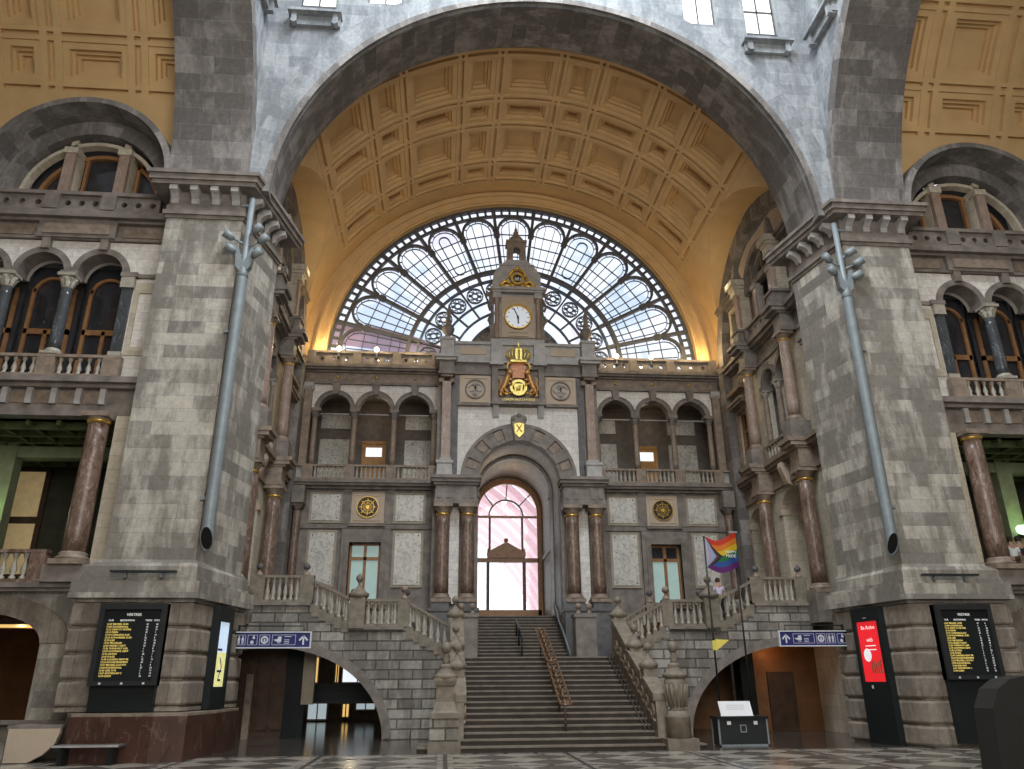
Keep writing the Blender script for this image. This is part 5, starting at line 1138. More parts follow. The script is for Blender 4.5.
    newel('square stone newel with ball finial at the main landing ' + sd, s * 3.1, 30.05, 2.74, 4.3, .24, 4.92)
    newel('stone newel with ball finial halfway down the parapet of the main steps ' + sd, s * 3.1, 27.7, 1.4, 3.1, .22, 3.75)
    newel('short stone newel with ball finial near the foot of the main steps ' + sd, s * 3.07, 25.85, .7, 2.42, .22, 3.05)
    newel('broad stone newel with urn-like finial at the half landing of the side stairs ' + sd, s * 6.72, 30.1, 3.75, 5.02, .28, 5.74, 1.05)
    for x, lab in ((8.72, 'inner end'), (10.45, 'outer end')):
        f = thing('ball_finial', 'small dark ball finial on the %s of the side balcony balustrade %s' % (lab, sd), 'finial', (s * x, 30.12, 5.64), 'ball finials of the side balconies')
        q = MB(); q.lathe(s * x, 30.12, [(.14, 5.64), (.13, 5.72), (.05, 5.82), (.06, 5.88)], 10); build('foot', q, 'brownstone', f); q = MB(); q.ball(s * x, 30.12, 5.98, .13); q.ball(s * x, 30.12, 6.12, .03); build('ball', q, 'dark', f)
    f = thing('ball_finial', 'small ball finial on the half landing balustrade post ' + sd, 'finial', (s * 5.02, 30.12, 4.78), 'ball finials of the half landings')
    q = MB(); q.lathe(s * 5.02, 30.12, [(.15, 4.78), (.13, 4.88), (.05, 4.97), (.06, 5.04)], 10); build('foot', q, 'brownstone', f); q = MB(); q.ball(s * 5.02, 30.12, 5.16, .14); build('ball', q, 'brownstone', f)
    for x, lab in ((5.05, 'toward the portal'), (7.2, 'toward the corner')):
        f = thing('ball_finial', 'ball finial on the rear stair balustrade, %s, %s' % (lab, sd), 'finial', (s * x, 32.7, 4.9), 'rear ball finials')
        q = MB(); q.lathe(s * x, 32.7, [(.15, 4.9), (.13, 5.0), (.05, 5.12), (.06, 5.2)], 10); build('foot', q, 'brownstone', f); q = MB(); q.ball(s * x, 32.7, 5.32, .14); build('ball', q, 'dark', f)
    # great newel at the foot
    g = thing('newel_post', 'tall urn-shaped stone newel at the foot of the main steps ' + sd, 'newel post', (s * 3.43, 24.2, .3), 'foot newels')
    x, y = s * 3.43, 24.2
    q = MB()
    if s > 0: q.lathe(x, y, [(.36, .3), (.36, .86), (.38, .9), (.3, .96), (.27, 1.05)], 20)
    else: q.lathe(x, y, [(.4, .92), (.4, 1.06), (.34, 1.12), (.27, 1.35)], 4, True)
    build('pedestal', q, 'newel', g)
    if s < 0: q = MB(); q.box(x - .42, x + .4, y - .3, y + .5, .3, .93); build('footing', q, 'stairwall', g)
    q = MB()
    if s > 0:
        q.lathe(x, y, [(.27, 1.05), (.2, 1.12), (.22, 1.2), (.3, 1.45), (.34, 1.75), (.34, 1.9), (.27, 1.95)], 20)
        for k in range(14): aa = 2 * PI * k / 14; q.tube([(x + .21 * math.cos(aa), y + .21 * math.sin(aa), 1.15), (x + .31 * math.cos(aa), y + .31 * math.sin(aa), 1.45), (x + .345 * math.cos(aa), y + .345 * math.sin(aa), 1.78)], .03, 5)
    else: q.lathe(x, y, [(.25, 1.3), (.25, 1.75), (.3, 1.8), (.33, 1.92), (.33, 2.0)], 4, True)
    build('urn', q, 'newel', g)
    q = MB(); q.lathe(x, y, [(.27, 1.93), (.36, 1.98), (.38, 2.06), (.28, 2.1), (.2, 2.16), (.17, 2.28), (.19, 2.32), (.11, 2.38)], 20); build('cap', q, 'newel', g)
    q = MB(); q.lathe(x, y, [(.12, 2.36), (.07, 2.44), (.12, 2.52), (.06, 2.6), (.1, 2.66)], 12); q.ball(x, y, 2.83, .155, 1.12); q.ball(x, y, 3.03, .04); build('ball', q, 'newel', g)
    q = MB(); q.box(x - .46, x + .46, y - .42, y + .5, 0, .31); build('base_slab', q, 'step', g)
    # parapet wall of the main steps: coping, carved panels
    pw = thing('stair_parapet', 'low carved stone parapet stepping down beside the main steps ' + sd, 'parapet', (s * 3.1, 27, .3), 'carved parapets of the main steps')
    T3 = lambda a, b, w: (s * w, a, b)
    q = MB(); q.plate([(24.4, .3), (30.0, .3), (30.0, 3.9), (27.8, 2.85), (27.6, 2.6), (25.9, 1.95), (25.7, 1.75), (24.5, 1.3)], [], T3, 2.87, 3.2); build('wall', q, 'newel', pw)
    for p in ([(27.8, 2.9), (30.0, 3.95)], [(25.95, 2.0), (27.6, 2.72)], [(24.5, 1.38), (25.7, 1.88)]):
        q = MB(); (a, za), (b, zb) = p; q.hexa([(s * xx, yy, zz + dz) for xx in (2.8, 3.28) for yy, zz in ((a, za), (b, zb)) for dz in (-.06, .14)]); build('coping', q, 'newel', pw)
    q = MB()
    for k in range(9):
        yy = 24.8 + k * .58; zz = .72 + (yy - 24.4) * .44
        q.arc(lambda a, b, w: (s * w, a, b), yy, zz + .15, .13, .19, 2.8, 2.87, 0, 360, 12); q.tube([(s * 2.85, yy - .2, zz - .15), (s * 2.83, yy, zz - .05), (s * 2.85, yy + .2, zz + .2)], .04, 5)
    build('carving', q, 'brownstone', pw)
    # pedestal block beside the upper flight
    t = thing('pedestal_block', 'plain grey pedestal with two ball finials beside the upper flight ' + sd, 'pedestal', (s * 2.6, 34.4, 2.74), 'pedestals of the upper flight')
    q = MB(); q.box(min(s * 2.1, s * 3.0), max(s * 2.1, s * 3.0), 34.0, 34.9, 2.74, 4.45); q.box(min(s * 2.05, s * 3.05), max(s * 2.05, s * 3.05), 33.95, 34.95, 4.45, 4.6); build('block', q, 'grey', t)
    for dx in (2.3, 2.78):
        q = MB(); q.lathe(s * dx, 34.4, [(.14, 4.6), (.1, 4.68), (.05, 4.75), (.06, 4.8)], 10); q.ball(s * dx, 34.4, 4.92, .14); build('ball', q, 'brownstone', t)

# ------------------------------------------------------------------ handrails
def railing(lab, x, ya, yb, za, zb):
    t = thing('stair_railing', lab, 'railing', (x, ya, za), 'central stair railings')
    n = 10; hw = .17; L_ = yb - ya; zz = lambda y: za + (zb - za) * (y - ya) / L_ + .95
    q = MB(); lp = [(x - hw, ya + L_ * k / n, zz(ya + L_ * k / n)) for k in range(n + 1)]
    e0 = [(x - hw * COS(a), yb + hw * SIN(a), zz(yb)) for a in (30, 60, 90, 120, 150)]
    rp = [(x + hw, p[1], p[2]) for p in reversed(lp)]; e1 = [(x + hw * COS(a), ya - hw * SIN(a), zz(ya) - .04) for a in (30, 60, 90, 120, 150)]
    q.tube(lp + e0 + rp + e1, .03, 8, True); build('handrail_loop', q, 'brass', t)
    q = MB(); nb = max(4, int(L_ / .4))
    for i in range(nb):
        y = ya + L_ * (i + .5) / nb; z = zz(y) - .1
        q.arc(FY, y, z, .09, .12, x - .02, x + .02, 0, 360, 10); q.tube([(x - hw, y - .1, zz(y - .1)), (x - .05, y, z), (x + hw, y + .1, zz(y + .1))], .018, 5); q.tube([(x + hw, y - .1, zz(y - .1)), (x, y, z - .08), (x - hw, y + .1, zz(y + .1))], .018, 5)
    build('scrollwork', q, 'brass', t)
    for f_ in (.04, .5, .96):
        y = ya + L_ * f_; zs = sz(y) if y < 30.1 else ZL2
        q = MB(); q.tube([(x, y, zs + (.02 if y >= 30.1 else .05)), (x, y, zz(y) - .08)], .03, 8); q.ball(x, y, zs + .35, .06); q.ball(x, y, zs + .6, .045); build('post', q, 'darkwood', t)
sz = lambda y: max(0, (y - Y0) / TR * H)
railing('worn double stair railing with scrollwork on the lower steps, nearer their foot', .19, 24.8, 27.55, sz(24.8), sz(27.55))
railing('worn double stair railing with scrollwork at the head of the lower steps', .2, 27.85, 31.0, sz(27.85), ZL2 + .1)
t = thing('handrail', 'slim dark handrail in the middle of the upper flight below the door', 'handrail', (-.1, 36, 2.9))
q = MB(); q.tube([(-.1, 35.2, ZL2 + .85), (-.1, 37.9, ZL2 + 1.9)], .045, 8); build('rail', q, 'blacksteel', t)
for yy in (35.3, 36.6, 37.8): q = MB(); zb_ = ZL2 + max(0, int((yy - 35.5) / t2 + 1)) * h2 - .02 if yy > 35.5 else ZL2; q.tube([(-.1, yy, zb_), (-.1, yy, ZL2 + .87 + (yy - 35.2) * .389)], .04, 8); build('post', q, 'blacksteel', t)
t = thing('wheel_ramp', 'pair of thin steel guide rails running down the side of the lower steps', 'guide rail', (2.7, 27, 1.2))
for x in (2.62, 2.75): q = MB(); q.tube([(x, 30.1, ZL2 + .06), (x, 24.9, sz(24.9) + .12)], .025, 6); build('rail', q, 'bronze', t)
t = thing('wall_handrail', 'pale curved steel handrail along the wall of the upper flight', 'handrail', (1.95, 37, 3.9))
q = MB(); q.tube([(2.0, 40.0, 5.75), (1.95, 38.6, 5.1), (1.9, 37.6, 4.5), (1.9, 36.8, 4.2), (1.93, 36, 3.7), (2.03, 35.2, 2.95)], .04, 8); build('rail', q, 'steel', t)
for p in ((2.0, 39.4, 5.45), (1.92, 37.2, 4.33)): q = MB(); q.tube([p, (2.06, p[1], p[2] - .05)], .025, 6); build('bracket', q, 'steel', t)

# ------------------------------------------------------------------ passages under the side stairs
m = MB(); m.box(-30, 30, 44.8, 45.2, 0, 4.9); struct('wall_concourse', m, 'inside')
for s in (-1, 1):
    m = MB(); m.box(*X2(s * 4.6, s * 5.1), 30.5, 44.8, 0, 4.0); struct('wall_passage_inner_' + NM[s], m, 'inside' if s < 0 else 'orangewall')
    m = MB(); m.box(*X2(s * 4.3, s * 11.6), 30.45, 44.8, 3.15, 3.3); struct('ceiling_passage_' + NM[s], m, 'darkwood')
# left passage: panelled wall, pillar and lit windows far behind
m = MB(); m.box(-11.6, -9.3, 31.4, 31.7, 0, 3.15)
for k in range(4): m.box(-11.4 + k * .55, -11.0 + k * .55, 31.34, 31.4, .3, 2.8)
struct('wall_panelled_left', m, 'darkwood')
m = MB(); m.box(-9.35, -8.6, 31.3, 32.2, 0, 3.15); struct('wall_pillar_dark_left', m, 'blacksteel')
m = MB(); m.box(-8.68, -8.25, 31.0, 31.25, 1.15, 3.15); struct('trim_60', m, 'border')
m = MB(); m.box(-10.75, -10.5, 31.2, 31.36, 0, 2.2); struct('trim_61', m, 'brownstone')
q = thing('ceiling_beam', 'dark horizontal beam crossing the passage under the side stairs, away from the flag', 'beam', (-6.8, 33, 1.3)); m = MB(); m.box(-8.9, -5.1, 33.0, 33.3, 1.2, 1.8); build('beam', m, 'blacksteel', q); m = MB(); m.box(-8.9, -5.1, 32.95, 33.35, 1.13, 1.2); m.box(-8.9, -5.1, 32.95, 33.35, 1.45, 1.52); m.box(-8.9, -5.1, 32.95, 33.35, 1.8, 1.86); build('edge', m, 'casing', q)
for x0, x1, z0, z1, mt, lab in ((-10.65, -10.1, 1.85, 3.5, 'glowyellow', 'tall yellow-lit window with pale frame far behind the passage arch'), (-9.3, -9.0, 1.85, 3.2, 'glowyellow', 'narrow yellow-lit window beside the bright one behind the passage arch'), (-8.92, -7.2, 1.85, 3.0, 'glow', 'wide bright window above the beam behind the passage arch'),
                                (-10.6, -9.5, .05, 1.1, 'dimglow', 'low pale daylit doorway under the beam behind the passage arch'), (-8.8, -8.35, .15, .9, 'glowyellow', 'small yellow lit panel under the beam behind the passage arch'), (-8.1, -7.0, .5, .92, 'dimglow', 'low row of pale panes under the beam behind the passage arch')):
    t = thing('lit_window', lab, 'window', ((x0 + x1) / 2, 44.7, z0), 'lit windows behind the passage')
    build('pane', MB().box(x0 + .06, x1 - .06, 44.66, 44.72, z0 + .06, z1 - .06), mt, t)
    q = MB(); q.plate(rect(x0, x1, z0, z1), [rect(x0 + .07, x1 - .07, z0 + .07, z1 - .07)], FX, 44.55, 44.78); q.box((x0 + x1) / 2 - .03, (x0 + x1) / 2 + .03, 44.58, 44.7, z0, z1); build('frame', q, 'cream', t)
# right passage: orange-brown panelling
m = MB(); m.box(8.7, 11.6, 31.9, 32.2, 0, 3.15); m.box(5.1, 8.7, 34.0, 34.3, 0, 3.15); struct('wall_panelled_right', m, 'orangewall')
m = MB(); m.box(8.2, 8.75, 31.5, 32.3, 0, 3.15); m.box(6.0, 6.3, 32.5, 32.8, 0, 3.15); struct('wall_pillar_dark_right', m, 'blacksteel')
t = thing('service_door', 'dark brown closed door in the orange-brown wall under the side stairs', 'door', (9.9, 31.9, 0))
build('leaf', MB().box(9.45, 10.4, 31.82, 31.9, 0, 2.1), 'darkwood', t); q = MB(); q.plate(rect(9.38, 10.47, 0, 2.18), [rect(9.45, 10.4, 0, 2.1)], FX, 31.8, 31.92); build('frame', q, 'darkwood', t)

# ------------------------------------------------------------------ lamps on pipes in front of the piers
for s in (-1, 1):
    x, y = s * 10.5, 23.28
    t = thing('floodlight_pole', 'long grey steel pipe with a floodlight cluster on the great pier ' + SIDE[s], 'light pole', (x, y, 5.6), 'floodlight pipes on the piers')
    n = 24; cut = lambda r_, dz=0: [(x + r_ * math.cos(2 * PI * k / n), y + r_ * math.sin(2 * PI * k / n), 5.85 - .32 * math.sin(2 * PI * k / n) + dz) for k in range(n)]
    q = MB(); q.add(cut(.18) + [(p[0], p[1], 14.6) for p in cut(.18)], [(k, (k + 1) % n, n + (k + 1) % n, n + k) for k in range(n)], True); build('pipe', q, 'steel', t)
    q = MB(); q.tube(cut(.18), .022, 6, True); build('rim', q, 'steel', t); q = MB(); q.add(cut(.175, .03), [tuple(range(n))]); build('opening', q, 'inkblack', t)  # black disc stands in for the shade inside the hollow pipe
    q = MB(); q.tube([(x, y, 14.5), (x, y, 14.7), (x, y, 15.0), (x, y, 17.6)], [.19, .17, .1, .1], 14); build('mast', q, 'steel', t)
    q = MB(); q.plate([(-.25, 14.9), (0, 14.55), (.25, 14.9), (.3, 15.6), (.22, 15.6), (0, 15.0), (-.22, 15.6), (-.3, 15.6)], [], lambda a, b, w: (x + a, w, b), y - .12, y + .12); build('cradle', q, 'steel', t)
    for dx, dz, ax in ((-.5, 15.5, -1), (-.62, 16.0, -1), (.45, 15.35, 1), (.62, 15.9, 1), (.35, 16.3, 1)):
        q = MB(); d = Vector((ax * .75, -.45, .35)).normalized(); c = Vector((x + dx * .9, y - .15, dz)); q.tube([tuple(c - d * .18), tuple(c - d * .1), tuple(c + d * .2)], [.08, .13, .15], 12); q.tube([(x, y, dz - .25), tuple(c - d * .15)], .035, 6); build('floodlight', q, 'steel', t)
    for zz in (7.0, 12.5, 17.3): q = MB(); q.box(*X2(x, x + s * .35), y + .02, y + .12, zz, zz + .1); build('bracket', q, 'steel', t)

# ------------------------------------------------------------------ departure boards
rows = ['12:07 BRUSSEL ZUID', '12:09 ROOSENDAAL', '12:12 GENT-ST-PIETERS', '12:15 ESSEN', '12:19 CHARLEROI-SUD', '12:24 SCHAARBEEK ZUID', '12:26 LIER', '12:31 MECHELEN', '12:34 HASSELT DIEST', '12:36 TURNHOUT LIER', '12:39 OOSTENDE GENT', '12:42 LEUVEN', '12:45 PUURS', '12:49 LOKEREN GENT BR', '12:54 NOORDERKEMPEN', '12:57 BRUSSEL-LUCHTH', '13:00 ROOSENDAAL', '13:04 GEEL MOL', '13:07 AMSTERDAM C', '13:09 ESSEN']
rr_ = random.Random(3)
for s in (-1, 1):
    x0, x1 = (-12.97, -11.2) if s < 0 else (11.25, 13.0)
    yb = 23.0
    t = thing('departure_board', 'tall black electronic departure board with yellow rows on the great pier ' + SIDE[s], 'departure board', ((x0 + x1) / 2, 23.1, 1.3), 'departure boards')
    q = MB(); q.plate(rect(x0, x1, 1.85, 3.98), [rect(x0 + .13, x1 - .13, 1.97, 3.82)], FX, yb - .12, yb + .195); q.box(x0, x1, yb, yb + .195, 1.85, 3.98); build('housing', q, 'casing', t)
    q = MB(); q.box(x0 + .12, x1 - .12, yb - .03, yb, 1.96, 3.83); scr = build('screen', q, 'blacksteel', t)
    q = MB(); q.box(x0 + .04, x1 - .04, yb + .02, yb + .195, 1.2 if s < 0 else .14, 1.85); build('lower_cabinet', q, 'blacksteel', t)
    yt = yb - .035; W = x1 - x0
    text('heading', 'VERTREK', .1, ((x0 + x1) / 2 + .02, yt, 3.65), (PI / 2, 0, 0), 'whitetext', t, .002, 'CENTER')
    for lab, fx in (('UUR', .14), ('BESTEMMING', .42), ('TREIN', .74), ('SPOOR', .88)): text('column_heading', lab, .065, (x0 + W * fx, yt, 3.51), (PI / 2, 0, 0), 'whitetext', t, .002, 'LEFT' if fx < .2 else 'CENTER')
    for k, rtext in enumerate(rows):
        z = 3.41 - k * .0705
        text('row', rtext, .066, (x0 + W * .12, yt, z), (PI / 2, 0, 0), 'yellowtext', t, .002, 'LEFT', .98)
        text('row', 'IC' if rr_.random() < .6 else 'L', .06, (x0 + W * .72, yt, z), (PI / 2, 0, 0), 'whitetext', t, .002)
        text('row', str(rr_.randint(1, 24)), .06, (x0 + W * .86, yt, z), (PI / 2, 0, 0), 'whitetext', t, .002)
    for fx in (.18, .5, .82): q = MB(); q.box(x0 + W * fx - .03, x0 + W * fx + .03, yb - .125, yb - .12, 1.88, 1.93); build('badge', q, 'signwhite', t)
# ------------------------------------------------------------------ poster screens on the inner pier faces
def facex(y): return 10.58 - (y - 23.2) * .162
for s in (-1, 1):
    ya, yb_ = (24.3, 25.62) if s > 0 else (24.45, 25.5)
    zlo = .0 if s > 0 else 1.2
    def PP(a, b, w):  # a along face, w out of face towards the axis
        return (s * (facex(a) - .01 - w), a, b)
    t = thing('poster_screen', ('tall black display column with a bright red poster screen' if s > 0 else 'narrow black display case with a pale yellow and blue poster') + ' on the inner pier face', 'display screen', (s * facex(25.7), 25.7, zlo))
    q = MB(PP); q.T = IDENT; q.plate(rect(ya, yb_, zlo, 4.05), [rect(ya + .15, yb_ - .15, 1.8, 3.62)], PP, 0, .2); q.plate(rect(ya + .1, yb_ - .1, 1.7, 3.7), [], PP, 0, .1); build('case', q, 'blacksteel', t)
    if s > 0:
        q = MB(); q.plate(rect(ya + .15, yb_ - .15, 1.8, 3.62), [], PP, .1, .14); build('screen', q, 'redscreen', t)
        ang = math.atan2(.162, 1)
        rot = (PI / 2, 0, -PI / 2 + ang)
        def pt(a, z): return PP(a, z, .15)
        text('poster_heading', 'Be Active', .17, pt((ya + yb_) / 2, 3.38), rot, 'whitetext', t, .002, 'CENTER', 1.0)
        text('poster_word', 'with', .17, pt((ya + yb_) / 2, 3.0), rot, 'whitetext', t, .002, 'CENTER', 1.0)
        for k in range(2): q = MB(); q.plate(rect(ya + .42, yb_ - .42, 2.86 - k * .12, 2.89 - k * .12), [], PP, .14, .145); build('poster_line', q, 'whitetext', t)
        q = MB(); cy = yb_ - .45; q.plate([(cy + .17 * COS(a), 2.6 + .2 * SIN(a)) for a in range(0, 360, 15)], [], PP, .14, .148); build('white_badge', q, 'whitetext', t)
        q = MB(); 
        for k in range(5): q.plate(rect(ya + .3 + k * .1, ya + .36 + k * .1, 2.05, 2.45 - .05 * (k % 3)), [], PP, .14, .145)
        build('dark_figure', q, 'copper', t)
        q = MB(); q.plate(rect(ya + .75, ya + .83, 1.6, 1.7), [], PP, .2, .205); q.plate(rect(ya + .6, ya + .75, 3.72, 3.74), [], PP, .2, .205); build('badge', q, 'signwhite', t)
    else:
        q = MB(); q.plate(rect(ya + .15, yb_ - .15, 2.75, 3.62), [], PP, .1, .14); build('upper_picture', q, M.setdefault('posterblue', flat('poster_pale_blue', (.5, .6, .7), .5, emit=(.65, .8, 1), es=.55, var=.25, vs=3)), t)
        q = MB(); q.plate(rect(ya + .15, yb_ - .15, 1.8, 2.76), [], PP, .1, .14); build('lower_picture', q, M.setdefault('posteryellow', flat('poster_pale_yellow', (.7, .68, .25), .5, emit=(.9, .85, .4), es=.45, var=.4, vs=4)), t)
        q = MB()
        for a, b, c, d in ((.4, 2.2, .7, 2.7), (.5, 1.95, .7, 2.4), (.3, 2.8, .6, 2.95)): q.plate(rect(ya + a, ya + c, b, b + .06), [], PP, .14, .145)
        q.tube([PP(ya + .5, 2.0, .15), PP(ya + .65, 2.35, .15), PP(ya + .5, 2.6, .15)], .012, 5); build('drawing', q, 'signblue', t)

# ------------------------------------------------------------------ hanging direction signs
for s in (-1, 1):
    sx0, sx1 = X2(s * 7.74, s * 10.2); z0, z1 = 2.92, 3.43; y = 26.4
    t = thing('direction_sign', 'navy wayfinding sign with white pictograms before the arched passage ' + SIDE[s], 'sign', ((sx0 + sx1) / 2, y, z0), 'wayfinding signs')
    build('frame', MB().plate(rect(sx0, sx1, z0, z1), [rect(sx0 + .04, sx1 - .04, z0 + .035, z1 - .035)], FX, y - .05, y + .07), 'signwhite', t)
    build('panel', MB().box(sx0 + .03, sx1 - .03, y - .03, y + .05, z0 + .03, z1 - .03), 'signblue', t)
    zc = (z0 + z1) / 2; ww = sx1 - sx0; yf = y - .03
    def U(f): return sx0 + ww * f
    ico = MB()
    def outline(f0, f1, lw=.012): ico.plate(rect(U(f0), U(f1), zc - .155, zc + .155), [rect(U(f0) + lw, U(f1) - lw, zc - .155 + lw, zc + .155 - lw)], FX, yf - .006, yf)
    def man(x, f=.9):
        ico.box(x - .035, x + .035, yf - .008, yf, zc - .02, zc + .07); ico.box(x - .03, x - .006, yf - .008, yf, zc - .12, zc - .02); ico.box(x + .006, x + .03, yf - .008, yf, zc - .12, zc - .02); ico.add(*cyl_y(x, yf - .008, yf, zc + .1, .022, 10))
    order = [('wc', .045, .165), ('luggage', .19, .315), ('bus', .34, .47), ('train', .5, .8)] if s < 0 else [('train', .20, .5), ('bus', .53, .66), ('wc', .68, .8), ('luggage', .83, .95)]
    for kind, a, b in order:
        outline(a, b); c = (U(a) + U(b)) / 2
        if kind == 'wc': man(c - .06); man(c + .06)
        elif kind == 'luggage': ico.add(*cyl_y(c - .01, yf - .008, yf, zc - .07, .055, 14)); ico.box(c, c + .07, yf - .008, yf, zc + .03, zc + .1); ico.add(*cyl_y(c + .03, yf - .008, yf, zc + .12, .02, 8))
        elif kind == 'bus':
            ico.arc(FX, c, zc, .07, .12, yf - .008, yf, 0, 360, 20); ico.box(c - .025, c + .025, yf - .008, yf, zc - .06, zc + .03); ico.box(c - .025, c + .025, yf - .008, yf, zc + .05, zc + .075)
        else:
            tx = U(a) + .17; ico.plate([(tx - .13, zc - .0), (tx, zc + .03), (tx + .02, zc + .1), (tx + .12, zc + .1), (tx + .12, zc - .06), (tx, zc - .06)], [], FX, yf - .008, yf); ico.box(tx, tx + .1, yf - .008, yf, zc - .1, zc - .08)
            for k, (w_, zz) in enumerate(((.22, .1), (.16, .0), (.16, -.05), (.16, -.1))): ico.box(U(a) + .38, U(a) + .38 + w_, yf - .008, yf, zc + zz - .01, zc + zz + .01)
    build('pictograms', ico, 'signwhite', t)
    ax = U(.9) if s < 0 else U(.1); ar = MB()
    ar.box(ax - .025, ax + .025, yf - .008, yf, zc - .15, zc + .1); bar2(ar, (ax - .13, zc - .02), (ax + .015, zc + .14), .05, yf - .008, yf); bar2(ar, (ax + .13, zc - .02), (ax - .015, zc + .14), .05, yf - .008, yf); build('arrow', ar, 'signwhite', t)
    q = MB(); q.tube([(s * 10.05, y, z1), (s * 10.05, y, 3.6), (s * 10.5, y, 3.6)], .02, 6); q.tube([(s * 8.0, y, z1), (s * 8.0, y, 3.6), (s * 10.1, y, 3.6)], .02, 6); q.box(*X2(s * 10.0, s * 10.2), y - .03, y + .03, z0 - .1, z1 + .2); build('bracket', q, 'blacksteel', t)

# ------------------------------------------------------------------ flags, case, notice
def flagpole(x, y, z1, lab, base=0.0, cap='steel'):
    t = thing('flagpole', lab, 'flagpole', (x, y, base), None)
    q = MB(); q.tube([(x, y, base + .05), (x, y, z1)], [.035, .028], 8); build('pole', q, 'blacksteel', t); q = MB(); q.lathe(x, y, [(.16, base), (.16, base + .05), (.05, base + .1)], 14); build('foot', q, 'blacksteel', t)
    q = MB(); q.lathe(x, y, [(.05, z1), (.06, z1 + .04), (.02, z1 + .08)], 8); build('cap', q, cap, t); return t
FY0 = 26.0
fx = 5.35
flagpole(fx, FY0, 6.5, 'tall thin dark flagpole carrying the rainbow flag in front of the side stairs')
fp2 = flagpole(6.45, FY0 + .15, 6.65, 'second tall thin dark flagpole behind the free end of the rainbow flag')
q = MB(); q.box(6.3, 6.6, FY0 + .12, FY0 + .18, 6.66, 6.72); build('crossbar', q, 'steel', fp2)
q = MB(); q.plate([(0, 2.95), (.4, 3.3), (0, 3.3)], [], lambda a, b, w: (5.38 + a, w, b), FY0 - .01, FY0 + .01)
# flag mesh with waves; stripes cut as separate parts
fl = thing('rainbow_flag', 'rainbow flag with black and pastel chevron and white lettering on the flagpole', 'flag', (fx, FY0, 5.5))
FW, FH, FZ = 1.14, 1.02, 5.44
def fpt(u, v):  # u 0..1 along, v 0..1 up
    z = FZ + FH * v + .12 * math.sin(u * 5.2 + 2.6) * (.5 + .5 * v) + .10 * u * v - .1 * (1 - v) * math.sin(u * PI) 
    return (fx + .03 + FW * u, FY0 + .10 * math.sin(u * 7.5) * u, z)
def fpatch(name, test, mat, u0, u1, v0, v1):
    nu, nv_ = 36, 6; q = MB(); vs = []; 
    for i in range(nu + 1):
        for j in range(nv_ + 1):
            v = v0 + (v1 - v0) * j / nv_
            lo = test(v); u = lo[0] + (lo[1] - lo[0]) * i / nu; vs.append(fpt(u, v))
    n = len(vs); q.add(vs + [(a, b + .012, c) for a, b, c in vs], [(i * (nv_ + 1) + j, (i + 1) * (nv_ + 1) + j, (i + 1) * (nv_ + 1) + j + 1, i * (nv_ + 1) + j + 1) for i in range(nu) for j in range(nv_)] + [(n + i * (nv_ + 1) + j, n + i * (nv_ + 1) + j + 1, n + (i + 1) * (nv_ + 1) + j + 1, n + (i + 1) * (nv_ + 1) + j) for i in range(nu) for j in range(nv_)], True)
    build(name, q, mat, fl)
cols = [('flag_violet', (.13, .02, .16)), ('flag_blue', (.03, .09, .32)), ('flag_green', (.02, .17, .05)), ('flag_yellow', (.75, .52, .02)), ('flag_orange', (.75, .22, .02)), ('flag_red', (.62, .05, .02))]
for c, v in [(c_, tuple(.68 * q_ for q_ in v_)) for c_, v_ in cols] + [('flag_black', (.02, .015, .02)), ('flag_brown', (.13, .05, .03)), ('flag_skyblue', (.22, .32, .50)), ('flag_pink', (.36, .26, .36)), ('flag_white', (.36, .36, .44))]: M[c] = flat(c, v, .75, var=.05)
tip = lambda v, r: max(0, r * (1 - abs(v - .5) * 2))
for k, (c, _) in enumerate(cols):
    for half in ((0, .5), (.5, 1)):
        a, b = k / 6, (k + 1) / 6
        fpatch('stripe', lambda v: (tip(v, .5), 1.0), c, 0, 1, a, b)
        break
for c, r0, r1 in (('flag_black', .38, .5), ('flag_brown', .31, .38), ('flag_skyblue', .2, .31), ('flag_pink', .1, .2), ('flag_white', 0, .1)):
    for a, b in ((0, .5), (.5, 1)): fpatch('chevron', lambda v: (tip(v, r0), tip(v, r1)), c, 0, 1, a, b)
text('lettering', 'HAPPY', .13, (fx + .68, FY0 - .12, 5.93), (PI / 2, 0, .1), 'paper', fl, .003); text('lettering', 'PRIDE', .14, (fx + .68, FY0 - .12, 5.79), (PI / 2, 0, .1), 'paper', fl, .003)
pn = thing('yellow_pennant', 'small bright yellow triangular pennant tied to the flagpole above the case', 'pennant', (fx, FY0, 2.85)); q = MB(); q.plate([(.03, 2.78), (.5, 3.12), (.03, 3.14)], [], lambda a, b, w: (fx + .03 + a, w, b), FY0 - .012, FY0 + .012); build('cloth', q, 'yellowcloth', pn)
q = MB(); q.arc(lambda a, b, w: (fx + a, FY0 + b, w), 0, 0, .03, .06, 2.8, 3.1, 0, 360, 10); build('sleeve', q, 'yellowcloth', pn)
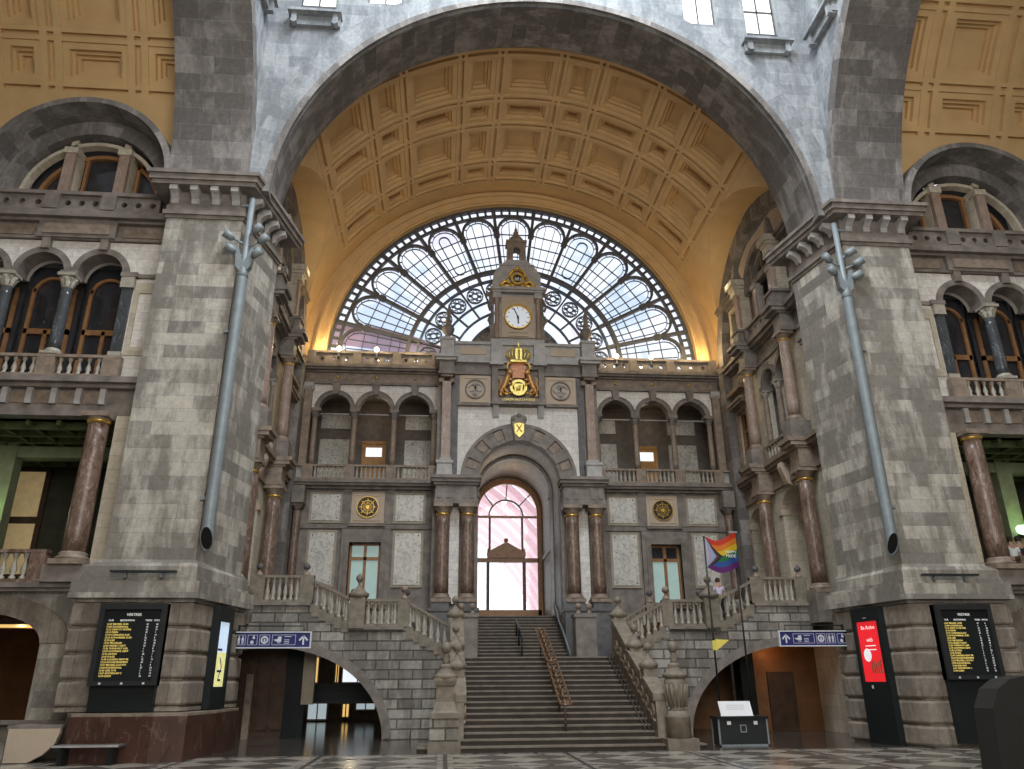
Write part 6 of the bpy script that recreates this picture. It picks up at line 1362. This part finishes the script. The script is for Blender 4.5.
# transport case
cx0, cx1, cy0, cy1 = 4.93, 6.5, 25.1, 25.75
t = thing('flight_case', 'black flight case with metal edges and white labels standing by the passage arch', 'case', (5.7, 25.4, 0))
build('body', MB().box(cx0 + .02, cx1 - .02, cy0 + .02, cy1 - .02, .03, .78), 'casing', t)
q = MB(); q.box(cx0 - .03, cx1 + .03, cy0 - .03, cy1 + .03, .76, .84); build('lid', q, 'blacksteel', t)
q = MB()
for a in (cx0, cx1 - .05):
    for b in (cy0, cy1 - .05): q.box(a, a + .05, b, b + .05, 0, .78)
q.box(cx0, cx1, cy0, cy0 + .03, 0, .05); build('edge_profile', q, 'steel', t)
for a in (cx0 + .35, cx1 - .38): build('label', MB().box(a - .06, a + .06, cy0 + .005, cy0 + .02, .6, .7), 'paper', t)
q = MB(); q.plate(rect(5.62, 5.82, .38, .6), [rect(5.65, 5.79, .41, .57)], FX, cy0 + .0, cy0 + .02); build('latch', q, 'steel', t)
t = thing('notice_board', 'blank-looking white notice sheet propped on top of the black case', 'notice', (5.6, 25.4, .84))
q = MB(); q.hexa([(x, yy + dy, z) for x in (5.12, 6.15) for yy, z in ((25.3, .84), (25.5, 1.26)) for dy in (0, .02)]); build('sheet', q, 'paper', t)
q = MB()
for k in range(3): q.hexa([(x, 25.3 + .2 * f - dy, .84 + .42 * f) for x in (5.35, 5.92) for f in (.45 + k * .13, .48 + k * .13) for dy in (.004, .0)])
build('printed_line', q, 'lightgrey', t)
# marble plinth, bench and pale slab at the foot of the pier away from the flag
t = thing('marble_plinth', 'long polished dark red marble plinth wrapping the foot of the great pier', 'plinth', (-12.2, 22.8, 0))
pts = [(-13.35, 24.2), (-13.35, 22.95), (-13.1, 22.6), (-11.0, 22.5), (-10.2, 22.7), (-9.95, 24.6), (-9.88, 26.88), (-13.35, 26.88)]
build('block', MB().prism(pts, 0, 1.1), 'plinthred', t); build('top_slab', MB().prism(inset(pts, -.05) if False else pts, 1.1, 1.17), 'brownstone', t)
t = thing('bench', 'low dark bench with a thin pale edge in front of the red marble plinth', 'bench', (-12.9, 21.9, 0))
q = MB(); q.box(-13.15, -11.55, 21.95, 22.42, .42, .47); build('seat', q, 'dark', t); q = MB(); q.box(-13.15, -11.55, 21.93, 21.95, .42, .47); build('edge', q, 'lightgrey', t)
for a in (-13.0, -11.8): build('leg', MB().box(a, a + .1, 22.0, 22.4, 0, .42), 'blacksteel', t)
t = thing('marble_slab', 'pale yellowish marble slab with rounded lower corner at the wall by the bench', 'slab', (-14.1, 22.9, 0))
q = MB(); q.plate([(-14.7, .02), (-14.1, .02), (-13.75, .2), (-13.5, .45), (-13.42, .7), (-13.42, .82), (-14.7, .82)], [], FX, 22.85, 23.0); build('slab', q, 'cream', t); q = MB(); q.box(-14.75, -13.4, 22.86, 23.9, .82, .9); build('ledge', q, 'grey', t)
# cabinet shape standing in for an unidentified dark object near the camera
t = thing('dark_object', 'large unidentified dark grey object with rounded top standing in front of the pier', 'cabinet', (8.7, 16.3, 0))
q = MB(); pr = [(7.5, 0), (9.8, 0), (9.8, 1.93), (8.5, 1.93), (8.1, 1.86), (7.8, 1.68), (7.6, 1.3)]; q.plate(pr, [], FX, 16.0, 16.6); build('body', q, 'blob', t); build('foot', MB().box(7.55, 9.75, 16.05, 16.55, 0, .05), 'inkblack', t)
# people
def person(name_label, x, y, z, h, shirt, face=PI, group=None):
    t = thing('person', name_label, 'person', (x, y, z), group)
    k = h / 1.72
    def sk(name, pts, rad, edges, mat):
        me = bpy.data.meshes.new(name); me.from_pydata([(p[0] * k, p[1] * k, p[2] * k) for p in pts], edges, [])
        o = bpy.data.objects.new(name, me); COL.objects.link(o); o.parent = t; me.materials.append(M[mat])
        md = o.modifiers.new('skin', 'SKIN'); 
        for v, r in zip(me.skin_vertices[0].data if me.skin_vertices else [], rad): v.radius = (r * k, r * k * .8)
        o.modifiers.new('sub', 'SUBSURF').levels = 1; return o
    def skin(name, pts, rad, edges, mat):
        o = None; me = bpy.data.meshes.new(name); me.from_pydata([(p[0] * k, p[1] * k, p[2] * k) for p in pts], edges, [])
        o = bpy.data.objects.new(name, me); COL.objects.link(o); o.parent = t; me.materials.append(M[mat])
        o.modifiers.new('skin', 'SKIN')
        if not me.skin_vertices: return o
        for v, r in zip(me.skin_vertices[0].data, rad): v.radius = (r * k, r * k * .8)
        me.skin_vertices[0].data[0].use_root = True
        o.modifiers.new('sub', 'SUBSURF').levels = 1; o.modifiers['sub'].render_levels = 1; return o
    skin('body', [(0, 0, .95), (0, 0, 1.2), (0, 0, 1.42), (0, 0, 1.52), (0, -.01, 1.62), (.19, 0, 1.38), (.23, -.02, 1.1), (.2, -.18, .98), (-.19, 0, 1.38), (-.23, -.02, 1.1), (-.2, -.18, .98), (.1, 0, .88), (.11, -.01, .5), (.11, .02, .08), (.11, -.12, .04), (-.1, 0, .88), (-.11, -.01, .5), (-.11, .02, .08), (-.11, -.12, .04)],
         [.15, .13, .15, .055, .1, .06, .045, .035, .06, .045, .035, .09, .065, .045, .04, .09, .065, .045, .04], [(0, 1), (1, 2), (2, 3), (3, 4), (2, 5), (5, 6), (6, 7), (2, 8), (8, 9), (9, 10), (0, 11), (11, 12), (12, 13), (13, 14), (0, 15), (15, 16), (16, 17), (17, 18)], 'skin')
    skin('shirt', [(0, 0, .95), (0, 0, 1.2), (0, 0, 1.41), (.19, 0, 1.38), (.22, -.01, 1.2), (-.19, 0, 1.38), (-.22, -.01, 1.2)], [.17, .155, .16, .075, .065, .075, .065], [(0, 1), (1, 2), (2, 3), (3, 4), (2, 5), (5, 6)], shirt)
    skin('trousers', [(0, 0, .95), (.1, 0, .86), (.11, -.01, .5), (.11, .01, .12), (-.1, 0, .86), (-.11, -.01, .5), (-.11, .01, .12)], [.165, .105, .08, .06, .105, .08, .06], [(0, 1), (1, 2), (2, 3), (0, 4), (4, 5), (5, 6)], 'blackcloth')
    q = MB(); q.T = lambda a, b, c: (x + a * k, y + b * k, z + c * k); q.ball(0, .02, 1.665, .108, 1.05); build('hair', q, 'hair', t)
    q = MB(); q.T = lambda a, b, c: (x + a * k, y + b * k, z + c * k); q.ball(.035, -.082, 1.645, .012, n=5); q.ball(-.035, -.082, 1.645, .012, n=5); q.ball(0, -.1, 1.61, .014, n=5); q.box(-.03, .03, -.095, -.085, 1.565, 1.575); build('face', q, 'copper', t)
    t.rotation_euler = (0, 0, 0); return t
person('person in a lilac top walking up the side stairs behind the stone balusters', 7.6, 31.4, 4.1, 1.65, 'lilac')
person('person in a white top leaning at the open gallery balustrade beside the marble column', 15.7, 24.9, 4.66, 1.7, 'paper')
person('person in black standing behind the balustrade of the open gallery', 16.15, 25.1, 4.66, 1.75, 'blackcloth')

# ------------------------------------------------------------------ camera
cam = bpy.data.cameras.new('camera'); co = bpy.data.objects.new('camera', cam); COL.objects.link(co)
yaw, pit, rol = math.radians(4.962), math.radians(21.138), math.radians(-.416)
fw = Vector((math.sin(yaw) * math.cos(pit), math.cos(yaw) * math.cos(pit), math.sin(pit)))
r = Vector((math.cos(yaw), -math.sin(yaw), 0)); u = r.cross(fw)
r2 = r * math.cos(rol) + u * math.sin(rol); u2 = u * math.cos(rol) - r * math.sin(rol)
mat = Matrix((r2, u2, -fw)).transposed().to_4x4(); mat.translation = Vector((-3.512, 0, 1.88)); co.matrix_world = mat
cam.sensor_fit = 'HORIZONTAL'; cam.sensor_width = 36; cam.lens = 36 * 768.56 / 1024; cam.clip_end = 500
scene.camera = co

# ------------------------------------------------------------------ light
w = bpy.data.worlds.new('sky'); scene.world = w; w.use_nodes = True
bg = w.node_tree.nodes['Background']; bg.inputs[0].default_value = (.86, .92, 1, 1); bg.inputs[1].default_value = 1.7
def area(name, loc, rot, sx, sy, power, col=(1, 1, 1), portal=False):
    l = bpy.data.lights.new(name, 'AREA'); l.shape = 'RECTANGLE'; l.size = sx; l.size_y = sy; l.energy = power; l.color = col
    o = bpy.data.objects.new(name, l); COL.objects.link(o); o.location = loc; o.rotation_euler = rot
    if portal: l.cycles.is_portal = True
    return o
area('dome_daylight', (0, 12.5, 36.6), (0, 0, 0), 12, 12, 9500, (.84, .92, 1))
area('entrance_window_daylight', (0, -7.8, 16), (PI / 2 * 1.0, 0, 0), 17, 18, 3300, (1, .91, .78))
area('fan_window_portal', (0, 39.6, 23.4), (-PI / 2, 0, 0), 20.5, 10.5, 1, portal=True)
def point(name, loc, e, col, r_=.15):
    l = bpy.data.lights.new(name, 'POINT'); l.energy = e; l.color = col; l.shadow_soft_size = r_; o = bpy.data.objects.new(name, l); COL.objects.link(o); o.location = loc
for s in (-1, 1):
    point('vault_uplight_fill', (s * 10.3, 37.6, 18.5), 40, (1, .72, .35), .1)
    for u in (9.4, 7.4, 5.4): point('globe_glow', (s * u, 37.2, 18.7), 85, (1, .76, .42), .14)
    point('vault_uplight_fill', (s * 10.2, 34.2, 20.9), 18, (1, .8, .5))  # added warm fill beside the side wall, no lamp known there
    point('gallery_lamp', (s * 7.4, 39.5, 15.8), 12, (1, .8, .55))
    point('arm_gallery_lamp', (-18.8 if s < 0 else 17.9, 26.6, 7.5), 10, (.6, 1, .45), .1)
    point('shop_lamp', (s * 17, 27, 3.6), 22 if s < 0 else 12, (1, .65, .3))
point('portal_fill', (0, 41.8, 12.2), 25, (1, .78, .5))  # warm fill added inside the passage, no fitting known there
point('passage_lamp', (9.4, 31.2, 2.9), 12, (1, .5, .2))
point('passage_lamp', (-7.5, 38, 2.8), 25, (1, .8, .5))
scene.view_settings.view_transform = 'Standard'; scene.view_settings.look = 'None'
scene.view_settings.exposure = .2; scene.view_settings.gamma = 1; scene.view_settings.use_curve_mapping = False
